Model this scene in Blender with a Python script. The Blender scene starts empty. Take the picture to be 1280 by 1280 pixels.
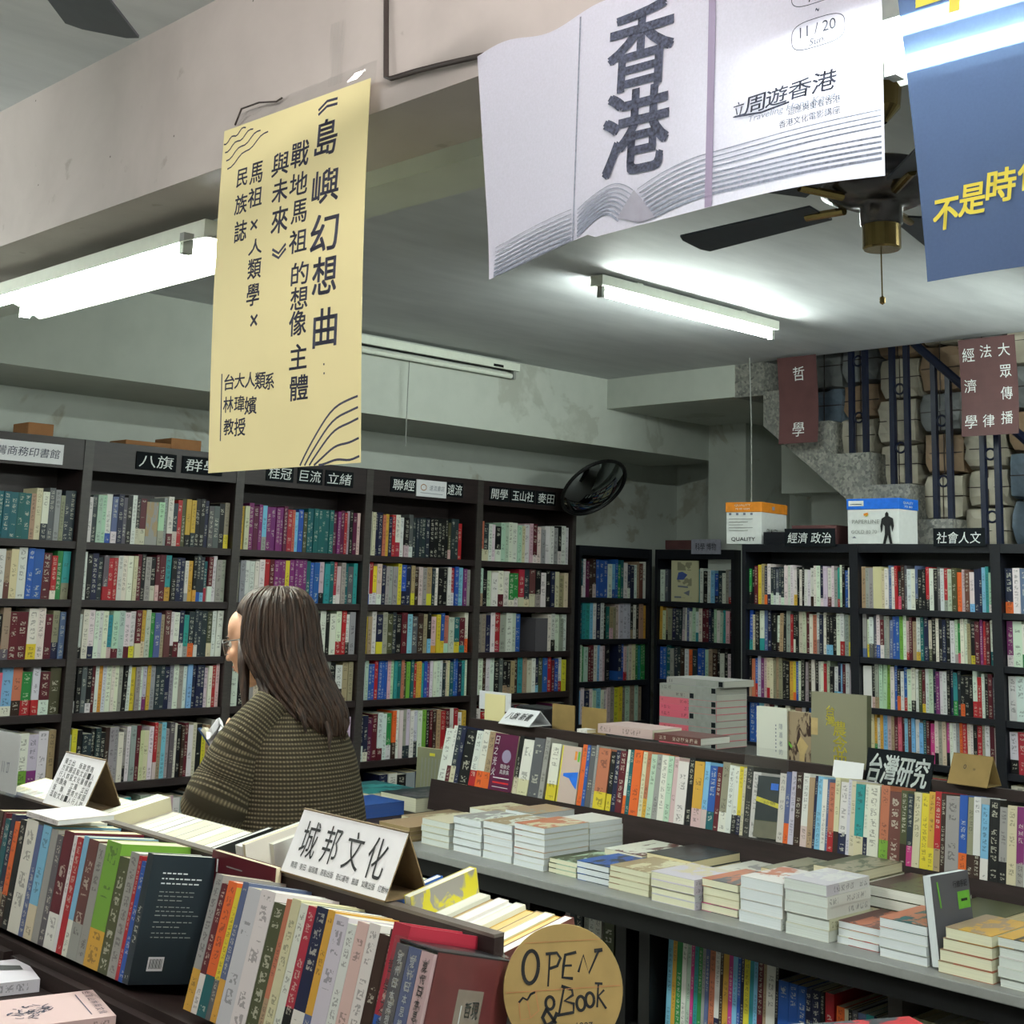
import bpy, bmesh, math, random
from math import sin, cos, pi, radians, sqrt, atan2
from mathutils import Vector, Matrix
random.seed(7)
S = bpy.context.scene
C = S.collection
# ------------------------------------------------------------------ camera
cam_d = bpy.data.cameras.new('camera'); cam = bpy.data.objects.new('camera', cam_d); C.objects.link(cam)
cam_d.sensor_fit = 'HORIZONTAL'; cam_d.sensor_width = 36.0; cam_d.lens = 1702.7 / 1280 * 36.0
cam_d.shift_y = -(640 - 427) / 1280; cam_d.clip_start = 0.05
RX = Vector((0.71403834, -0.69946698, 0.0299197)); RY = Vector((0.14452646, 0.1054524, -0.98386579)); RZ = Vector((0.68502653, 0.70684209, 0.17638854))
cam.matrix_world = Matrix(((RX.x, -RY.x, -RZ.x, 0), (RX.y, -RY.y, -RZ.y, 0), (RX.z, -RY.z, -RZ.z, 1.65), (0, 0, 0, 1)))
S.camera = cam
# ------------------------------------------------------------------ world, exposure
W = bpy.data.worlds.new('world'); S.world = W; W.use_nodes = True
W.node_tree.nodes['Background'].inputs[0].default_value = (0.55, 0.6, 0.68, 1)
W.node_tree.nodes['Background'].inputs[1].default_value = 0.3
S.view_settings.view_transform = 'Standard'; S.view_settings.look = 'None'
S.view_settings.gamma = 1.0; S.view_settings.use_curve_mapping = False
S.view_settings.exposure = 0.75
TUBE = 110.0          # emission of the fluorescent tubes
S.cycles.max_bounces = 8; S.cycles.diffuse_bounces = 4; S.cycles.use_denoising = True
S.cycles.sample_clamp_indirect = 6.0

def lin(c):
    return tuple(((x / 12.92) if x <= 0.04045 else ((x + 0.055) / 1.055) ** 2.4) for x in c[:3]) + (1.0,)

# ------------------------------------------------------------------ node helper
class NT:
    def __init__(s, name):
        s.m = bpy.data.materials.new(name); s.m.use_nodes = True
        s.t = s.m.node_tree; s.t.nodes.clear()
        s.out = s.n('ShaderNodeOutputMaterial'); s.p = s.n('ShaderNodeBsdfPrincipled')
        s.l(s.p.outputs[0], s.out.inputs[0])
    def n(s, ty, **k):
        x = s.t.nodes.new(ty)
        for a, b in k.items(): setattr(x, a, b)
        return x
    def l(s, a, b): s.t.links.new(a, b)
    def put(s, sock, v):
        if isinstance(v, bpy.types.NodeSocket): s.l(v, sock)
        else: sock.default_value = v
    def math(s, op, a, b=0.0, c=0.0, clamp=False):
        x = s.n('ShaderNodeMath', operation=op, use_clamp=clamp)
        s.put(x.inputs[0], a); s.put(x.inputs[1], b); s.put(x.inputs[2], c)
        return x.outputs[0]
    def mix(s, f, a, b, mode='MIX'):
        x = s.n('ShaderNodeMix', data_type='RGBA', blend_type=mode)
        s.put(x.inputs[0], f); s.put(x.inputs[6], a); s.put(x.inputs[7], b)
        return x.outputs[2]
    def noise(s, vec, scale, detail=3, rough=0.5, dist=0.0):
        x = s.n('ShaderNodeTexNoise'); x.inputs['Scale'].default_value = scale
        x.inputs['Detail'].default_value = detail; x.inputs['Roughness'].default_value = rough; x.inputs['Distortion'].default_value = dist
        if vec is not None: s.l(vec, x.inputs['Vector'])
        return x.outputs[0]
    def ramp(s, f, stops):
        x = s.n('ShaderNodeValToRGB'); s.put(x.inputs[0], f)
        e = x.color_ramp.elements
        while len(e) < len(stops): e.new(0.5)
        for i, (p, c) in enumerate(stops):
            e[i].position = p; e[i].color = c if len(c) == 4 else lin(c)
        return x.outputs[0]
    def mapr(s, v, a, b, c=0.0, d=1.0):
        x = s.n('ShaderNodeMapRange'); s.put(x.inputs[0], v)
        for i, q in enumerate((a, b, c, d)): x.inputs[i + 1].default_value = q
        return x.outputs[0]
    def pos(s):
        return s.n('ShaderNodeNewGeometry').outputs['Position']
    def bump(s, h, strength=0.3, dist=0.01):
        b = s.n('ShaderNodeBump'); b.inputs['Strength'].default_value = strength; b.inputs['Distance'].default_value = dist
        s.l(h, b.inputs['Height']); s.l(b.outputs[0], s.p.inputs['Normal'])
    def fin(s, col=None, rough=0.5, metal=0.0, spec=0.5):
        if col is not None: s.put(s.p.inputs['Base Color'], col)
        s.put(s.p.inputs['Roughness'], rough); s.put(s.p.inputs['Metallic'], metal)
        s.p.inputs['Specular IOR Level'].default_value = spec
        return s.m

M = {}
def simple(name, rgb, rough=0.5, metal=0.0, var=0.06, scale=40, spec=0.4):
    q = NT(name); f = q.noise(q.pos(), scale, 3)
    c = lin(rgb); d = tuple(max(0, x * (1 - var * 3)) for x in c[:3]) + (1,)
    M[name] = q.fin(q.mix(q.mapr(f, 0.35, 0.7), c, d), rough, metal, spec)
    return M[name]

def wall_mat(name, base, stain, patch_amt, zlo=0):
    q = NT(name); P = q.pos()
    n1 = q.noise(P, 1.3, 5, 0.6, 0.4); n2 = q.noise(P, 6.0, 5, 0.6); n3 = q.noise(P, 60, 3)
    c = q.mix(q.mapr(n2, 0.4, 0.75, 0, 0.35), lin(base), lin(tuple(x * 0.88 for x in base)))
    pm = q.mapr(n1, 0.60 - patch_amt, 0.62 - patch_amt)
    pm = q.math('MULTIPLY', pm, q.mapr(n2, 0.42, 0.55, 0.35, 1.0))
    c = q.mix(pm, c, lin(stain))
    q.bump(q.math('ADD', q.math('MULTIPLY', pm, -0.5), q.math('MULTIPLY', n3, 0.25)), 0.15, 0.004)
    M[name] = q.fin(c, 0.75, 0, 0.3)
wall_mat('wall_paint', (0.74, 0.76, 0.73), (0.64, 0.63, 0.58), 0.02)
wall_mat('beam_paint', (0.715, 0.735, 0.70), (0.65, 0.66, 0.62), -0.05)
def beamfront():
    q = NT('front_beam_paint'); P = q.pos()
    n1 = q.noise(P, 2.2, 5, 0.6, 0.3); n2 = q.noise(P, 14, 4); sp = q.n('ShaderNodeTexVoronoi'); sp.inputs['Scale'].default_value = 9; q.l(P, sp.inputs['Vector'])
    c = q.mix(q.mapr(n1, 0.35, 0.7), lin((0.74, 0.705, 0.69)), lin((0.67, 0.635, 0.62)))
    c = q.mix(q.mapr(sp.outputs['Distance'], 0.018, 0.03, 1, 0), c, lin((0.32, 0.29, 0.27)))
    c = q.mix(q.mapr(n2, 0.68, 0.74, 0, 0.5), c, lin((0.55, 0.51, 0.47)))
    q.bump(n2, 0.15, 0.005)
    M['front_beam_paint'] = q.fin(c, 0.6, 0, 0.35)
beamfront()
def ceil():
    q = NT('ceiling_paint'); P = q.pos(); mp = q.n('ShaderNodeMapping'); mp.inputs['Scale'].default_value = (0.8, 3.0, 1); q.l(P, mp.inputs[0])
    n1 = q.noise(mp.outputs[0], 2.5, 5, 0.6)
    c = q.mix(q.mapr(n1, 0.35, 0.7), lin((0.76, 0.77, 0.775)), lin((0.70, 0.71, 0.72)))
    q.bump(n1, 0.2, 0.01)
    M['ceiling_paint'] = q.fin(c, 0.7, 0, 0.3)
ceil()
def wood(name, a, b, rough=0.45, spec=0.4):
    q = NT(name); mp = q.n('ShaderNodeMapping'); mp.inputs['Scale'].default_value = (3, 3, 40); q.l(q.n('ShaderNodeTexCoord').outputs['Object'], mp.inputs[0])
    n1 = q.noise(mp.outputs[0], 2.0, 5, 0.6, 0.5)
    M[name] = q.fin(q.mix(q.mapr(n1, 0.3, 0.7), lin(a), lin(b)), rough, 0, spec)
wood('dark_wood', (0.17, 0.125, 0.125), (0.12, 0.09, 0.09))
wood('grey_edge', (0.25, 0.23, 0.22), (0.20, 0.185, 0.175))
wood('black_wood', (0.075, 0.085, 0.115), (0.055, 0.06, 0.085), 0.4)
wood('rack_wood', (0.19, 0.145, 0.14), (0.145, 0.11, 0.105), 0.6, 0.2)
wood('brown_edge', (0.42, 0.385, 0.36), (0.34, 0.305, 0.285), 0.5)
simple('counter_grey', (0.52, 0.52, 0.51), 0.4, 0, 0.03)
simple('black_paint', (0.05, 0.05, 0.055), 0.4)
simple('white_card', (0.86, 0.86, 0.87), 0.6, 0, 0.01)
simple('yellow_card', (0.93, 0.88, 0.66), 0.7, 0, 0.012, 6)
simple('kraft', (0.55, 0.455, 0.27), 0.8, 0, 0.05, 20)
simple('kraft_brown', (0.62, 0.43, 0.27), 0.8, 0, 0.05, 20)
simple('ink', (0.13, 0.13, 0.25), 0.6, 0, 0)
simple('black_ink', (0.06, 0.06, 0.07), 0.6, 0, 0)
simple('pale_ink', (0.45, 0.47, 0.52), 0.7, 0, 0)
simple('chalk', (0.85, 0.87, 0.86), 0.7, 0, 0)
simple('sign_black', (0.08, 0.095, 0.11), 0.75, 0, 0.06, 40, 0.1)
simple('sign_maroon', (0.36, 0.24, 0.24), 0.5, 0, 0.05, 12, 0.2)
simple('gold_ink', (0.86, 0.80, 0.25), 0.6, 0, 0)
simple('orange_print', (0.90, 0.55, 0.16), 0.5); simple('blue_print', (0.10, 0.42, 0.85), 0.5); simple('green_print', (0.42, 0.70, 0.22), 0.5)
simple('box_white', (0.84, 0.85, 0.84), 0.55, 0, 0.02)
simple('brass', (0.55, 0.47, 0.30), 0.22, 0.9, 0.02); simple('dark_metal', (0.33, 0.32, 0.33), 0.25, 0.9, 0.02); simple('steel', (0.6, 0.6, 0.6), 0.3, 0.9, 0.02)
simple('fan_black', (0.22, 0.24, 0.28), 0.45); simple('fixture_white', (0.83, 0.85, 0.80), 0.4, 0, 0.02); simple('plastic_grey', (0.55, 0.56, 0.54), 0.5)
simple('navy_iron', (0.05, 0.08, 0.17), 0.4); simple('wire', (0.22, 0.18, 0.17), 0.6); simple('floor_tile', (0.55, 0.54, 0.52), 0.35)
simple('cover_olive', (0.44, 0.43, 0.35), 0.6); simple('seal_tan', (0.72, 0.62, 0.42), 0.6)
simple('skin', (0.80, 0.60, 0.48), 0.5, 0, 0.02); simple('lip', (0.66, 0.36, 0.33), 0.45); simple('eye_white', (0.85, 0.85, 0.83), 0.2); simple('iris', (0.08, 0.05, 0.04), 0.2)
simple('trousers', (0.12, 0.12, 0.14), 0.8); simple('shoe', (0.2, 0.2, 0.2), 0.6); simple('red_print', (0.80, 0.15, 0.16), 0.5); simple('lilac_print', (0.56, 0.52, 0.62), 0.8, 0, 0.0)
simple('grey_print', (0.62, 0.62, 0.68), 0.6); simple('yellow_print', (0.87, 0.82, 0.25), 0.5); simple('black_cover', (0.07, 0.08, 0.10), 0.4); simple('blue_art', (0.28, 0.36, 0.62), 0.5)
simple('pages', (0.85, 0.83, 0.74), 0.8, 0, 0.02)
def terrazzo():
    q = NT('terrazzo'); P = q.pos(); v = q.n('ShaderNodeTexVoronoi'); v.inputs['Scale'].default_value = 70; q.l(P, v.inputs['Vector'])
    c = q.ramp(v.outputs['Color'], [(0.0, (0.33, 0.33, 0.32)), (0.45, (0.47, 0.47, 0.45)), (1.0, (0.62, 0.61, 0.57))])
    M['terrazzo'] = q.fin(q.mix(q.mapr(q.noise(P, 3, 4), 0.4, 0.7, 0, 0.4), c, lin((0.36, 0.36, 0.36))), 0.5)
terrazzo()
def emis(name, rgb, st):
    q = NT(name); e = q.n('ShaderNodeEmission'); e.inputs[0].default_value = rgb + (1,); e.inputs[1].default_value = st
    q.l(e.outputs[0], q.out.inputs[0]); M[name] = q.m
emis('tube_glow', (0.90, 1.0, 0.93), TUBE)
def cloth(name, base, tr, trans):
    q = NT(name); P = q.pos(); n = q.noise(P, 260, 2)
    c = q.mix(q.mapr(n, 0.3, 0.7, 0, 0.14), lin(base), lin(tuple(x * 0.7 for x in base)))
    q.fin(c, 0.9, 0, 0.1)
    t = q.n('ShaderNodeBsdfTranslucent'); q.l(c, t.inputs[0]); mx = q.n('ShaderNodeMixShader'); mx.inputs[0].default_value = tr
    q.l(q.p.outputs[0], mx.inputs[1]); q.l(t.outputs[0], mx.inputs[2])
    tp = q.n('ShaderNodeBsdfTransparent'); tp.inputs[0].default_value = lin(tuple(min(1, x * 1.15) for x in base))
    m2 = q.n('ShaderNodeMixShader'); m2.inputs[0].default_value = trans; q.l(mx.outputs[0], m2.inputs[1]); q.l(tp.outputs[0], m2.inputs[2])
    q.l(m2.outputs[0], q.out.inputs[0]); M[name] = q.m
cloth('white_cloth', (0.80, 0.80, 0.86), 0.16, 0.01)
cloth('navy_cloth', (0.27, 0.33, 0.45), 0.09, 0.07)
def film():
    q = NT('clear_film'); q.fin((1, 1, 1, 1), 0.12, 0, 0.8); q.bump(q.noise(q.pos(), 30, 2), 0.5, 0.01)
    tp = q.n('ShaderNodeBsdfTransparent'); fr = q.n('ShaderNodeLayerWeight'); fr.inputs[0].default_value = 0.25
    gl = q.n('ShaderNodeBsdfGlossy'); gl.inputs['Roughness'].default_value = 0.1
    mx = q.n('ShaderNodeMixShader'); q.l(q.math('ADD', q.math('MULTIPLY', fr.outputs[1], 0.45), 0.03, clamp=True), mx.inputs[0]); q.l(tp.outputs[0], mx.inputs[1]); q.l(gl.outputs[0], mx.inputs[2])
    q.l(mx.outputs[0], q.out.inputs[0]); M['clear_film'] = q.m
film()
def mirror():
    q = NT('mirror_glass'); M['mirror_glass'] = q.fin(lin((0.6, 0.62, 0.63)), 0.03, 1.0)
mirror()
def knit():
    q = NT('waffle_knit'); uv = q.n('ShaderNodeUVMap'); uv.uv_map = 'UVMap'; sx = q.n('ShaderNodeSeparateXYZ'); q.l(uv.outputs[0], sx.inputs[0])
    a = q.math('SINE', q.math('MULTIPLY', sx.outputs[0], 2 * pi / 0.0092)); b = q.math('SINE', q.math('MULTIPLY', sx.outputs[1], 2 * pi / 0.0096))
    h = q.math('MULTIPLY', q.mapr(a, -0.6, 0.9, 0.35, 1), q.mapr(b, -0.5, 0.9))
    n = q.noise(uv.outputs[0], 30, 3)
    c = q.mix(h, lin((0.20, 0.18, 0.145)), lin((0.46, 0.42, 0.335)))
    c = q.mix(q.mapr(n, 0.3, 0.7, 0, 0.25), c, lin((0.22, 0.2, 0.15)))
    q.bump(h, 0.6, 0.004)
    M['waffle_knit'] = q.fin(c, 0.95, 0, 0.1)
knit()
def hairm():
    q = NT('hair'); mp = q.n('ShaderNodeMapping'); mp.inputs['Scale'].default_value = (90, 90, 4); q.l(q.n('ShaderNodeTexCoord').outputs['Object'], mp.inputs[0])
    n = q.noise(mp.outputs[0], 1.0, 3)
    c = q.mix(q.mapr(n, 0.35, 0.65), lin((0.13, 0.095, 0.08)), lin((0.27, 0.195, 0.155)))
    q.bump(n, 0.5, 0.004); M['hair'] = q.fin(c, 0.55, 0, 0.25)
hairm()
def bookmat():
    q = NT('book_print'); A = lambda nm, o='Color': [x for x in [q.n('ShaderNodeAttribute')] if not setattr(x, 'attribute_name', nm)][0].outputs[o]
    c1 = A('c1'); c2 = A('c2'); par = A('par', 'Vector'); ps = q.n('ShaderNodeSeparateXYZ'); q.l(par, ps.inputs[0])
    band, seed, mode = ps.outputs
    uv = q.n('ShaderNodeUVMap'); uv.uv_map = 'UVMap'; us = q.n('ShaderNodeSeparateXYZ'); q.l(uv.outputs[0], us.inputs[0]); u, v = us.outputs[0], us.outputs[1]
    g = q.n('ShaderNodeUVMap'); g.uv_map = 'G'; gs = q.n('ShaderNodeSeparateXYZ'); q.l(g.outputs[0], gs.inputs[0]); gy = gs.outputs[1]
    low = q.math('LESS_THAN', v, band)
    base = q.mix(low, c1, c2)
    # printed characters down the spine: one cell per spine width
    cell = q.math('FRACT', q.math('MULTIPLY', gy, 1.25))
    inx = q.math('LESS_THAN', q.math('ABSOLUTE', q.math('SUBTRACT', u, 0.5)), 0.27)
    iny = q.math('LESS_THAN', q.math('ABSOLUTE', q.math('SUBTRACT', cell, 0.5)), 0.36)
    cv = q.n('ShaderNodeCombineXYZ'); q.l(q.math('MULTIPLY', u, 5.0), cv.inputs[0]); q.l(q.math('MULTIPLY', gy, 6.5), cv.inputs[1]); q.l(q.math('MULTIPLY', seed, 91.0), cv.inputs[2])
    st = q.math('GREATER_THAN', q.noise(cv.outputs[0], 1.0, 1), 0.50)
    cw = q.n('ShaderNodeCombineXYZ'); q.l(q.math('MULTIPLY', v, 4.0), cw.inputs[0]); q.l(q.math('MULTIPLY', seed, 53.0), cw.inputs[1])
    where = q.math('GREATER_THAN', q.noise(cw.outputs[0], 1.0, 0), 0.47)
    txt = q.math('MULTIPLY', q.math('MULTIPLY', inx, iny), q.math('MULTIPLY', st, where))
    edge = q.math('MULTIPLY', q.math('GREATER_THAN', v, 0.04), q.math('LESS_THAN', v, 0.96))
    ist = q.math('COMPARE', mode, 1.0, 0.2)
    bw = q.n('ShaderNodeRGBToBW'); q.l(base, bw.inputs[0])
    tc = q.mix(q.math('GREATER_THAN', bw.outputs[0], 0.16), lin((0.80, 0.79, 0.72)), lin((0.16, 0.15, 0.17)))
    col = q.mix(q.math('MULTIPLY', q.math('MULTIPLY', txt, edge), q.math('MULTIPLY', ist, 0.50)), base, tc)
    # cover art
    c3 = q.n('ShaderNodeCombineXYZ'); q.l(u, c3.inputs[0]); q.l(v, c3.inputs[1]); q.l(q.math('MULTIPLY', seed, 37.0), c3.inputs[2])
    art = q.mapr(q.noise(c3.outputs[0], 3.2, 3, 0.6, 0.8), 0.47, 0.53)
    isa = q.math('COMPARE', mode, 2.0, 0.2)
    col = q.mix(q.math('MULTIPLY', isa, art), col, c2)
    # paper leaves
    isp = q.math('COMPARE', mode, 3.0, 0.2)
    cp = q.n('ShaderNodeCombineXYZ'); q.l(q.math('MULTIPLY', u, 40.0), cp.inputs[0]); q.l(q.math('MULTIPLY', seed, 17.0), cp.inputs[1])
    lv = q.mapr(q.noise(cp.outputs[0], 1.0, 2), 0.35, 0.65, 0.0, 0.22)
    col = q.mix(q.math('MULTIPLY', isp, lv), col, lin((0.45, 0.42, 0.36)))
    rough = q.math('ADD', 0.40, q.math('MULTIPLY', isp, 0.45))
    M['book_print'] = q.fin(col, rough, 0, 0.3)
bookmat()

# ------------------------------------------------------------------ mesh builder
class MB:
    def __init__(s): s.v = []; s.f = []; s.mi = []; s.ms = []; s.c1 = []; s.c2 = []; s.par = []; s.uv = []; s.g = []; s.smooth = False
    def mat(s, m):
        if m not in s.ms: s.ms.append(m)
        return s.ms.index(m)
    def face(s, pts, m, c1=None, c2=None, par=(0, 0, 0), uv=None, g=None):
        i = len(s.v); s.v += [tuple(p) for p in pts]; s.f.append(tuple(range(i, i + len(pts)))); s.mi.append(s.mat(m))
        s.c1.append(c1 or (1, 1, 1, 1)); s.c2.append(c2 or c1 or (1, 1, 1, 1)); s.par.append(par)
        uv = uv or [(0, 0), (1, 0), (1, 1), (0, 1)][:len(pts)] + [(0, 0)] * max(0, len(pts) - 4)
        s.uv += uv; s.g += g or uv
    def idx(s, vs, fs, m, uvs=None):
        i = len(s.v); s.v += [tuple(p) for p in vs]
        for k, f in enumerate(fs):
            s.f.append(tuple(i + j for j in f)); s.mi.append(s.mat(m)); s.c1.append((1, 1, 1, 1)); s.c2.append((1, 1, 1, 1)); s.par.append((0, 0, 0))
            q = [uvs[j] for j in f] if uvs else [(0, 0)] * len(f)
            s.uv += q; s.g += q
    def box(s, lo, hi, m, fr=None):
        x0, y0, z0 = lo; x1, y1, z1 = hi
        P = [Vector(p) for p in ((x0, y0, z0), (x1, y0, z0), (x1, y1, z0), (x0, y1, z0), (x0, y0, z1), (x1, y0, z1), (x1, y1, z1), (x0, y1, z1))]
        if fr is not None: P = [fr @ p for p in P]
        s.idx(P, [(0, 3, 2, 1), (4, 5, 6, 7), (0, 1, 5, 4), (1, 2, 6, 5), (2, 3, 7, 6), (3, 0, 4, 7)], m)
        return s
    def tube(s, pts, r, m, n=10, cap=True):
        pts = [Vector(p) for p in pts]; rs = r if isinstance(r, (list, tuple)) else [r] * len(pts)
        vs = []; fs = []; prev = None
        for k, p in enumerate(pts):
            d = (pts[min(k + 1, len(pts) - 1)] - pts[max(k - 1, 0)]).normalized()
            a = prev if prev is not None else (Vector((0, 0, 1)) if abs(d.z) < 0.9 else Vector((1, 0, 0)))
            x = (a - d * a.dot(d)).normalized(); y = d.cross(x); prev = x
            for j in range(n):
                t = 2 * pi * j / n; vs.append(p + (x * cos(t) + y * sin(t)) * rs[k])
        for k in range(len(pts) - 1):
            for j in range(n):
                fs.append((k * n + j, k * n + (j + 1) % n, (k + 1) * n + (j + 1) % n, (k + 1) * n + j))
        if cap: fs.append(tuple(range(n - 1, -1, -1))); fs.append(tuple((len(pts) - 1) * n + j for j in range(n)))
        s.idx(vs, fs, m); return s
    def lathe(s, prof, m, fr=None, n=28, cap=True):
        vs = []; fs = []
        for r, z in prof:
            for j in range(n):
                t = 2 * pi * j / n; p = Vector((r * cos(t), r * sin(t), z)); vs.append(fr @ p if fr is not None else p)
        for k in range(len(prof) - 1):
            for j in range(n): fs.append((k * n + j, k * n + (j + 1) % n, (k + 1) * n + (j + 1) % n, (k + 1) * n + j))
        if cap: fs.append(tuple(range(n - 1, -1, -1))); fs.append(tuple((len(prof) - 1) * n + j for j in range(n)))
        s.idx(vs, fs, m); return s
    def grid(s, fn, nu, nv, m, thick=0.0):
        """sheet fn(u,v)->point; thickness along the normal"""
        P = [[Vector(fn(i / nu, j / nv)) for i in range(nu + 1)] for j in range(nv + 1)]
        vs = [p for r in P for p in r]; uvs = [(i / nu, j / nv) for j in range(nv + 1) for i in range(nu + 1)]
        w = nu + 1; fs = [(j * w + i, j * w + i + 1, (j + 1) * w + i + 1, (j + 1) * w + i) for j in range(nv) for i in range(nu)]
        if thick:
            n = (P[0][1] - P[0][0]).cross(P[1][0] - P[0][0]).normalized() * thick; k = len(vs)
            vs += [p + n for p in vs[:k]]; uvs += uvs[:k]
            fs += [tuple(x + k for x in reversed(f)) for f in fs[:]]
            bd = [i for i in range(w)] + [j * w + nu for j in range(1, nv + 1)] + [nv * w + i for i in range(nu - 1, -1, -1)] + [j * w for j in range(nv - 1, 0, -1)]
            for a in range(len(bd)):
                b = bd[(a + 1) % len(bd)]; fs.append((b, bd[a], bd[a] + k, b + k))
        s.idx(vs, fs, m, uvs); return s
    def mesh(s, name, attrs=False):
        me = bpy.data.meshes.new(name); me.from_pydata(s.v, [], s.f)
        for m in s.ms: me.materials.append(M[m])
        me.polygons.foreach_set('material_index', s.mi)
        u = me.uv_layers.new(name='UVMap'); u.data.foreach_set('uv', [x for p in s.uv for x in p])
        if attrs:
            u = me.uv_layers.new(name='G'); u.data.foreach_set('uv', [x for p in s.g for x in p])
            for nm, L in (('c1', s.c1), ('c2', s.c2)):
                a = me.attributes.new(nm, 'FLOAT_COLOR', 'FACE'); a.data.foreach_set('color', [x for p in L for x in p])
            a = me.attributes.new('par', 'FLOAT_VECTOR', 'FACE'); a.data.foreach_set('vector', [x for p in s.par for x in p])
        if s.smooth:
            me.polygons.foreach_set('use_smooth', [True] * len(me.polygons))
        me.update(); return me
    def build(s, name, parent=None, attrs=False, origin=None):
        """one mesh object; origin: world point for the object origin (top-level only)"""
        if origin is None and parent is None and s.v:
            xs, ys, zs = zip(*s.v); origin = Vector(((min(xs) + max(xs)) / 2, (min(ys) + max(ys)) / 2, min(zs)))
        po = Vector(parent.get('wo', (0, 0, 0))) if parent is not None else Vector(origin or (0, 0, 0))
        s.v = [(x - po.x, y - po.y, z - po.z) for x, y, z in s.v]
        o = bpy.data.objects.new(name, s.mesh(name, attrs)); C.objects.link(o)
        if parent is not None: o.parent = parent
        else: o.location = po
        o['wo'] = tuple(po)
        return o
def tag(o, label=None, cat=None, group=None, kind=None):
    if label: o['label'] = label
    if cat: o['category'] = cat
    if group: o['group'] = group
    if kind: o['kind'] = kind
    return o
def root(name, loc, label, cat, group=None, kind=None):
    o = bpy.data.objects.new(name, None); C.objects.link(o); o.location = loc; o['wo'] = tuple(loc); o.empty_display_size = 0.1
    return tag(o, label, cat, group, kind)
def boxobj(name, lo, hi, m, parent=None, **k):
    o = MB().box(lo, hi, m).build(name, parent); tag(o, **k); return o
def bevel(o, w=0.003, seg=2):
    b = o.modifiers.new('bevel', 'BEVEL'); b.width = w; b.segments = seg; b.limit_method = 'ANGLE'; return o

# ------------------------------------------------------------------ lettering
GC = {}
def glyphs(t, bold=0.0):
    k = (t, bold)
    if k not in GC:
        c = bpy.data.curves.new('t', 'FONT'); c.body = t; c.offset = bold; c.resolution_u = 3
        o = bpy.data.objects.new('t', c); C.objects.link(o)
        dg = bpy.context.evaluated_depsgraph_get(); me = bpy.data.meshes.new_from_object(o.evaluated_get(dg))
        vs = [(v.co.x, v.co.y) for v in me.vertices]; fs = [tuple(p.vertices) for p in me.polygons]
        bpy.data.objects.remove(o); bpy.data.curves.remove(c); bpy.data.meshes.remove(me)
        xs = [v[0] for v in vs]; ys = [v[1] for v in vs]
        GC[k] = (vs, fs, min(xs), min(ys), max(max(xs) - min(xs), 1e-4), max(max(ys) - min(ys), 1e-4))
    return GC[k]
def put(mb, t, cx, cy, w, h, fr, m='black_ink', bold=0.0, skew=0.0, rot=0.0):
    """string t scaled into the w x h box centred at cx,cy of sheet coordinates; fr(a,b)->world"""
    vs, fs, x0, y0, W0, H0 = glyphs(t)
    e = bold * h * 0.42
    for dx, dy in (((0, 0),) if bold < 0.015 else ((-e, -e), (e, -e), (e, e), (-e, e))):      # heavier strokes: the glyph struck again beside itself
        P = []
        for x, y in vs:
            a = ((x - x0) / W0 - 0.5) * w; b = ((y - y0) / H0 - 0.5) * h; a += skew * b
            if rot: a, b = a * cos(rot) - b * sin(rot), a * sin(rot) + b * cos(rot)
            P.append(fr(cx + a + dx, cy + b + dy))
        mb.idx(P, fs, m)
def line(mb, pts, wd, fr, m):
    """flat stroke through 2D points in sheet coordinates"""
    L = []; R = []
    for k, (x, y) in enumerate(pts):
        x0, y0 = pts[max(k - 1, 0)]; x1, y1 = pts[min(k + 1, len(pts) - 1)]; d = sqrt((x1 - x0) ** 2 + (y1 - y0) ** 2) or 1
        nx, ny = -(y1 - y0) / d * wd / 2, (x1 - x0) / d * wd / 2; L.append(fr(x + nx, y + ny)); R.append(fr(x - nx, y - ny))
    n = len(pts); mb.idx(L + R, [(k, n + k, n + k + 1, k + 1) for k in range(n - 1)], m)
def sheet(o, r, u):
    o, r, u = Vector(o), Vector(r), Vector(u)
    return lambda a, b: o + r * a + u * b

# ------------------------------------------------------------------ setting
def struct(name, mb, **k): o = mb.build(name); o['kind'] = 'structure'; tag(o, **k); return o
struct('floor', MB().box((-3.2, -3.2, -0.1), (8.4, 6.8, 0), 'floor_tile'))
c = MB(); c.box((-3.2, -3.2, 3.0), (6.6, 6.6, 3.15), 'ceiling_paint').box((6.6, 4.88, 3.0), (8.4, 6.6, 3.15), 'ceiling_paint'); struct('ceiling', c)
struct('wall_left', MB().box((-3.2, 6.6, 0), (8.4, 6.8, 4.4), 'wall_paint'))
struct('wall_right', MB().box((8.2, -3.2, 0), (8.4, 6.6, 4.4), 'wall_paint'))
struct('wall_near', MB().box((-3.4, -3.2, 0), (-3.2, 6.8, 3.15), 'wall_paint'))
struct('wall_front', MB().box((-3.2, -3.4, 0), (8.4, -3.2, 4.4), 'wall_paint'))
c = MB(); c.box((6.6, -3.2, 4.3), (8.4, 4.88, 4.4), 'ceiling_paint').box((6.45, -3.2, 3.15), (6.6, 4.88, 4.4), 'wall_paint').box((6.6, 4.88, 3.15), (8.2, 5.0, 4.4), 'wall_paint'); struct('trim_1', c)
struct('trim_2', MB().box((2.0, 5.9, 2.56), (7.86, 6.6, 3.0), 'beam_paint').box((-3.2, 5.9, 2.56), (1.6, 6.6, 3.0), 'beam_paint'))     # beam over the left wall
struct('trim_3', MB().box((1.6, -3.2, 2.57), (1.84, 6.6, 3.0), 'front_beam_paint').box((1.84, -3.2, 2.53), (2.0, 6.6, 3.0), 'beam_paint'))      # cross beam
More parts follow.
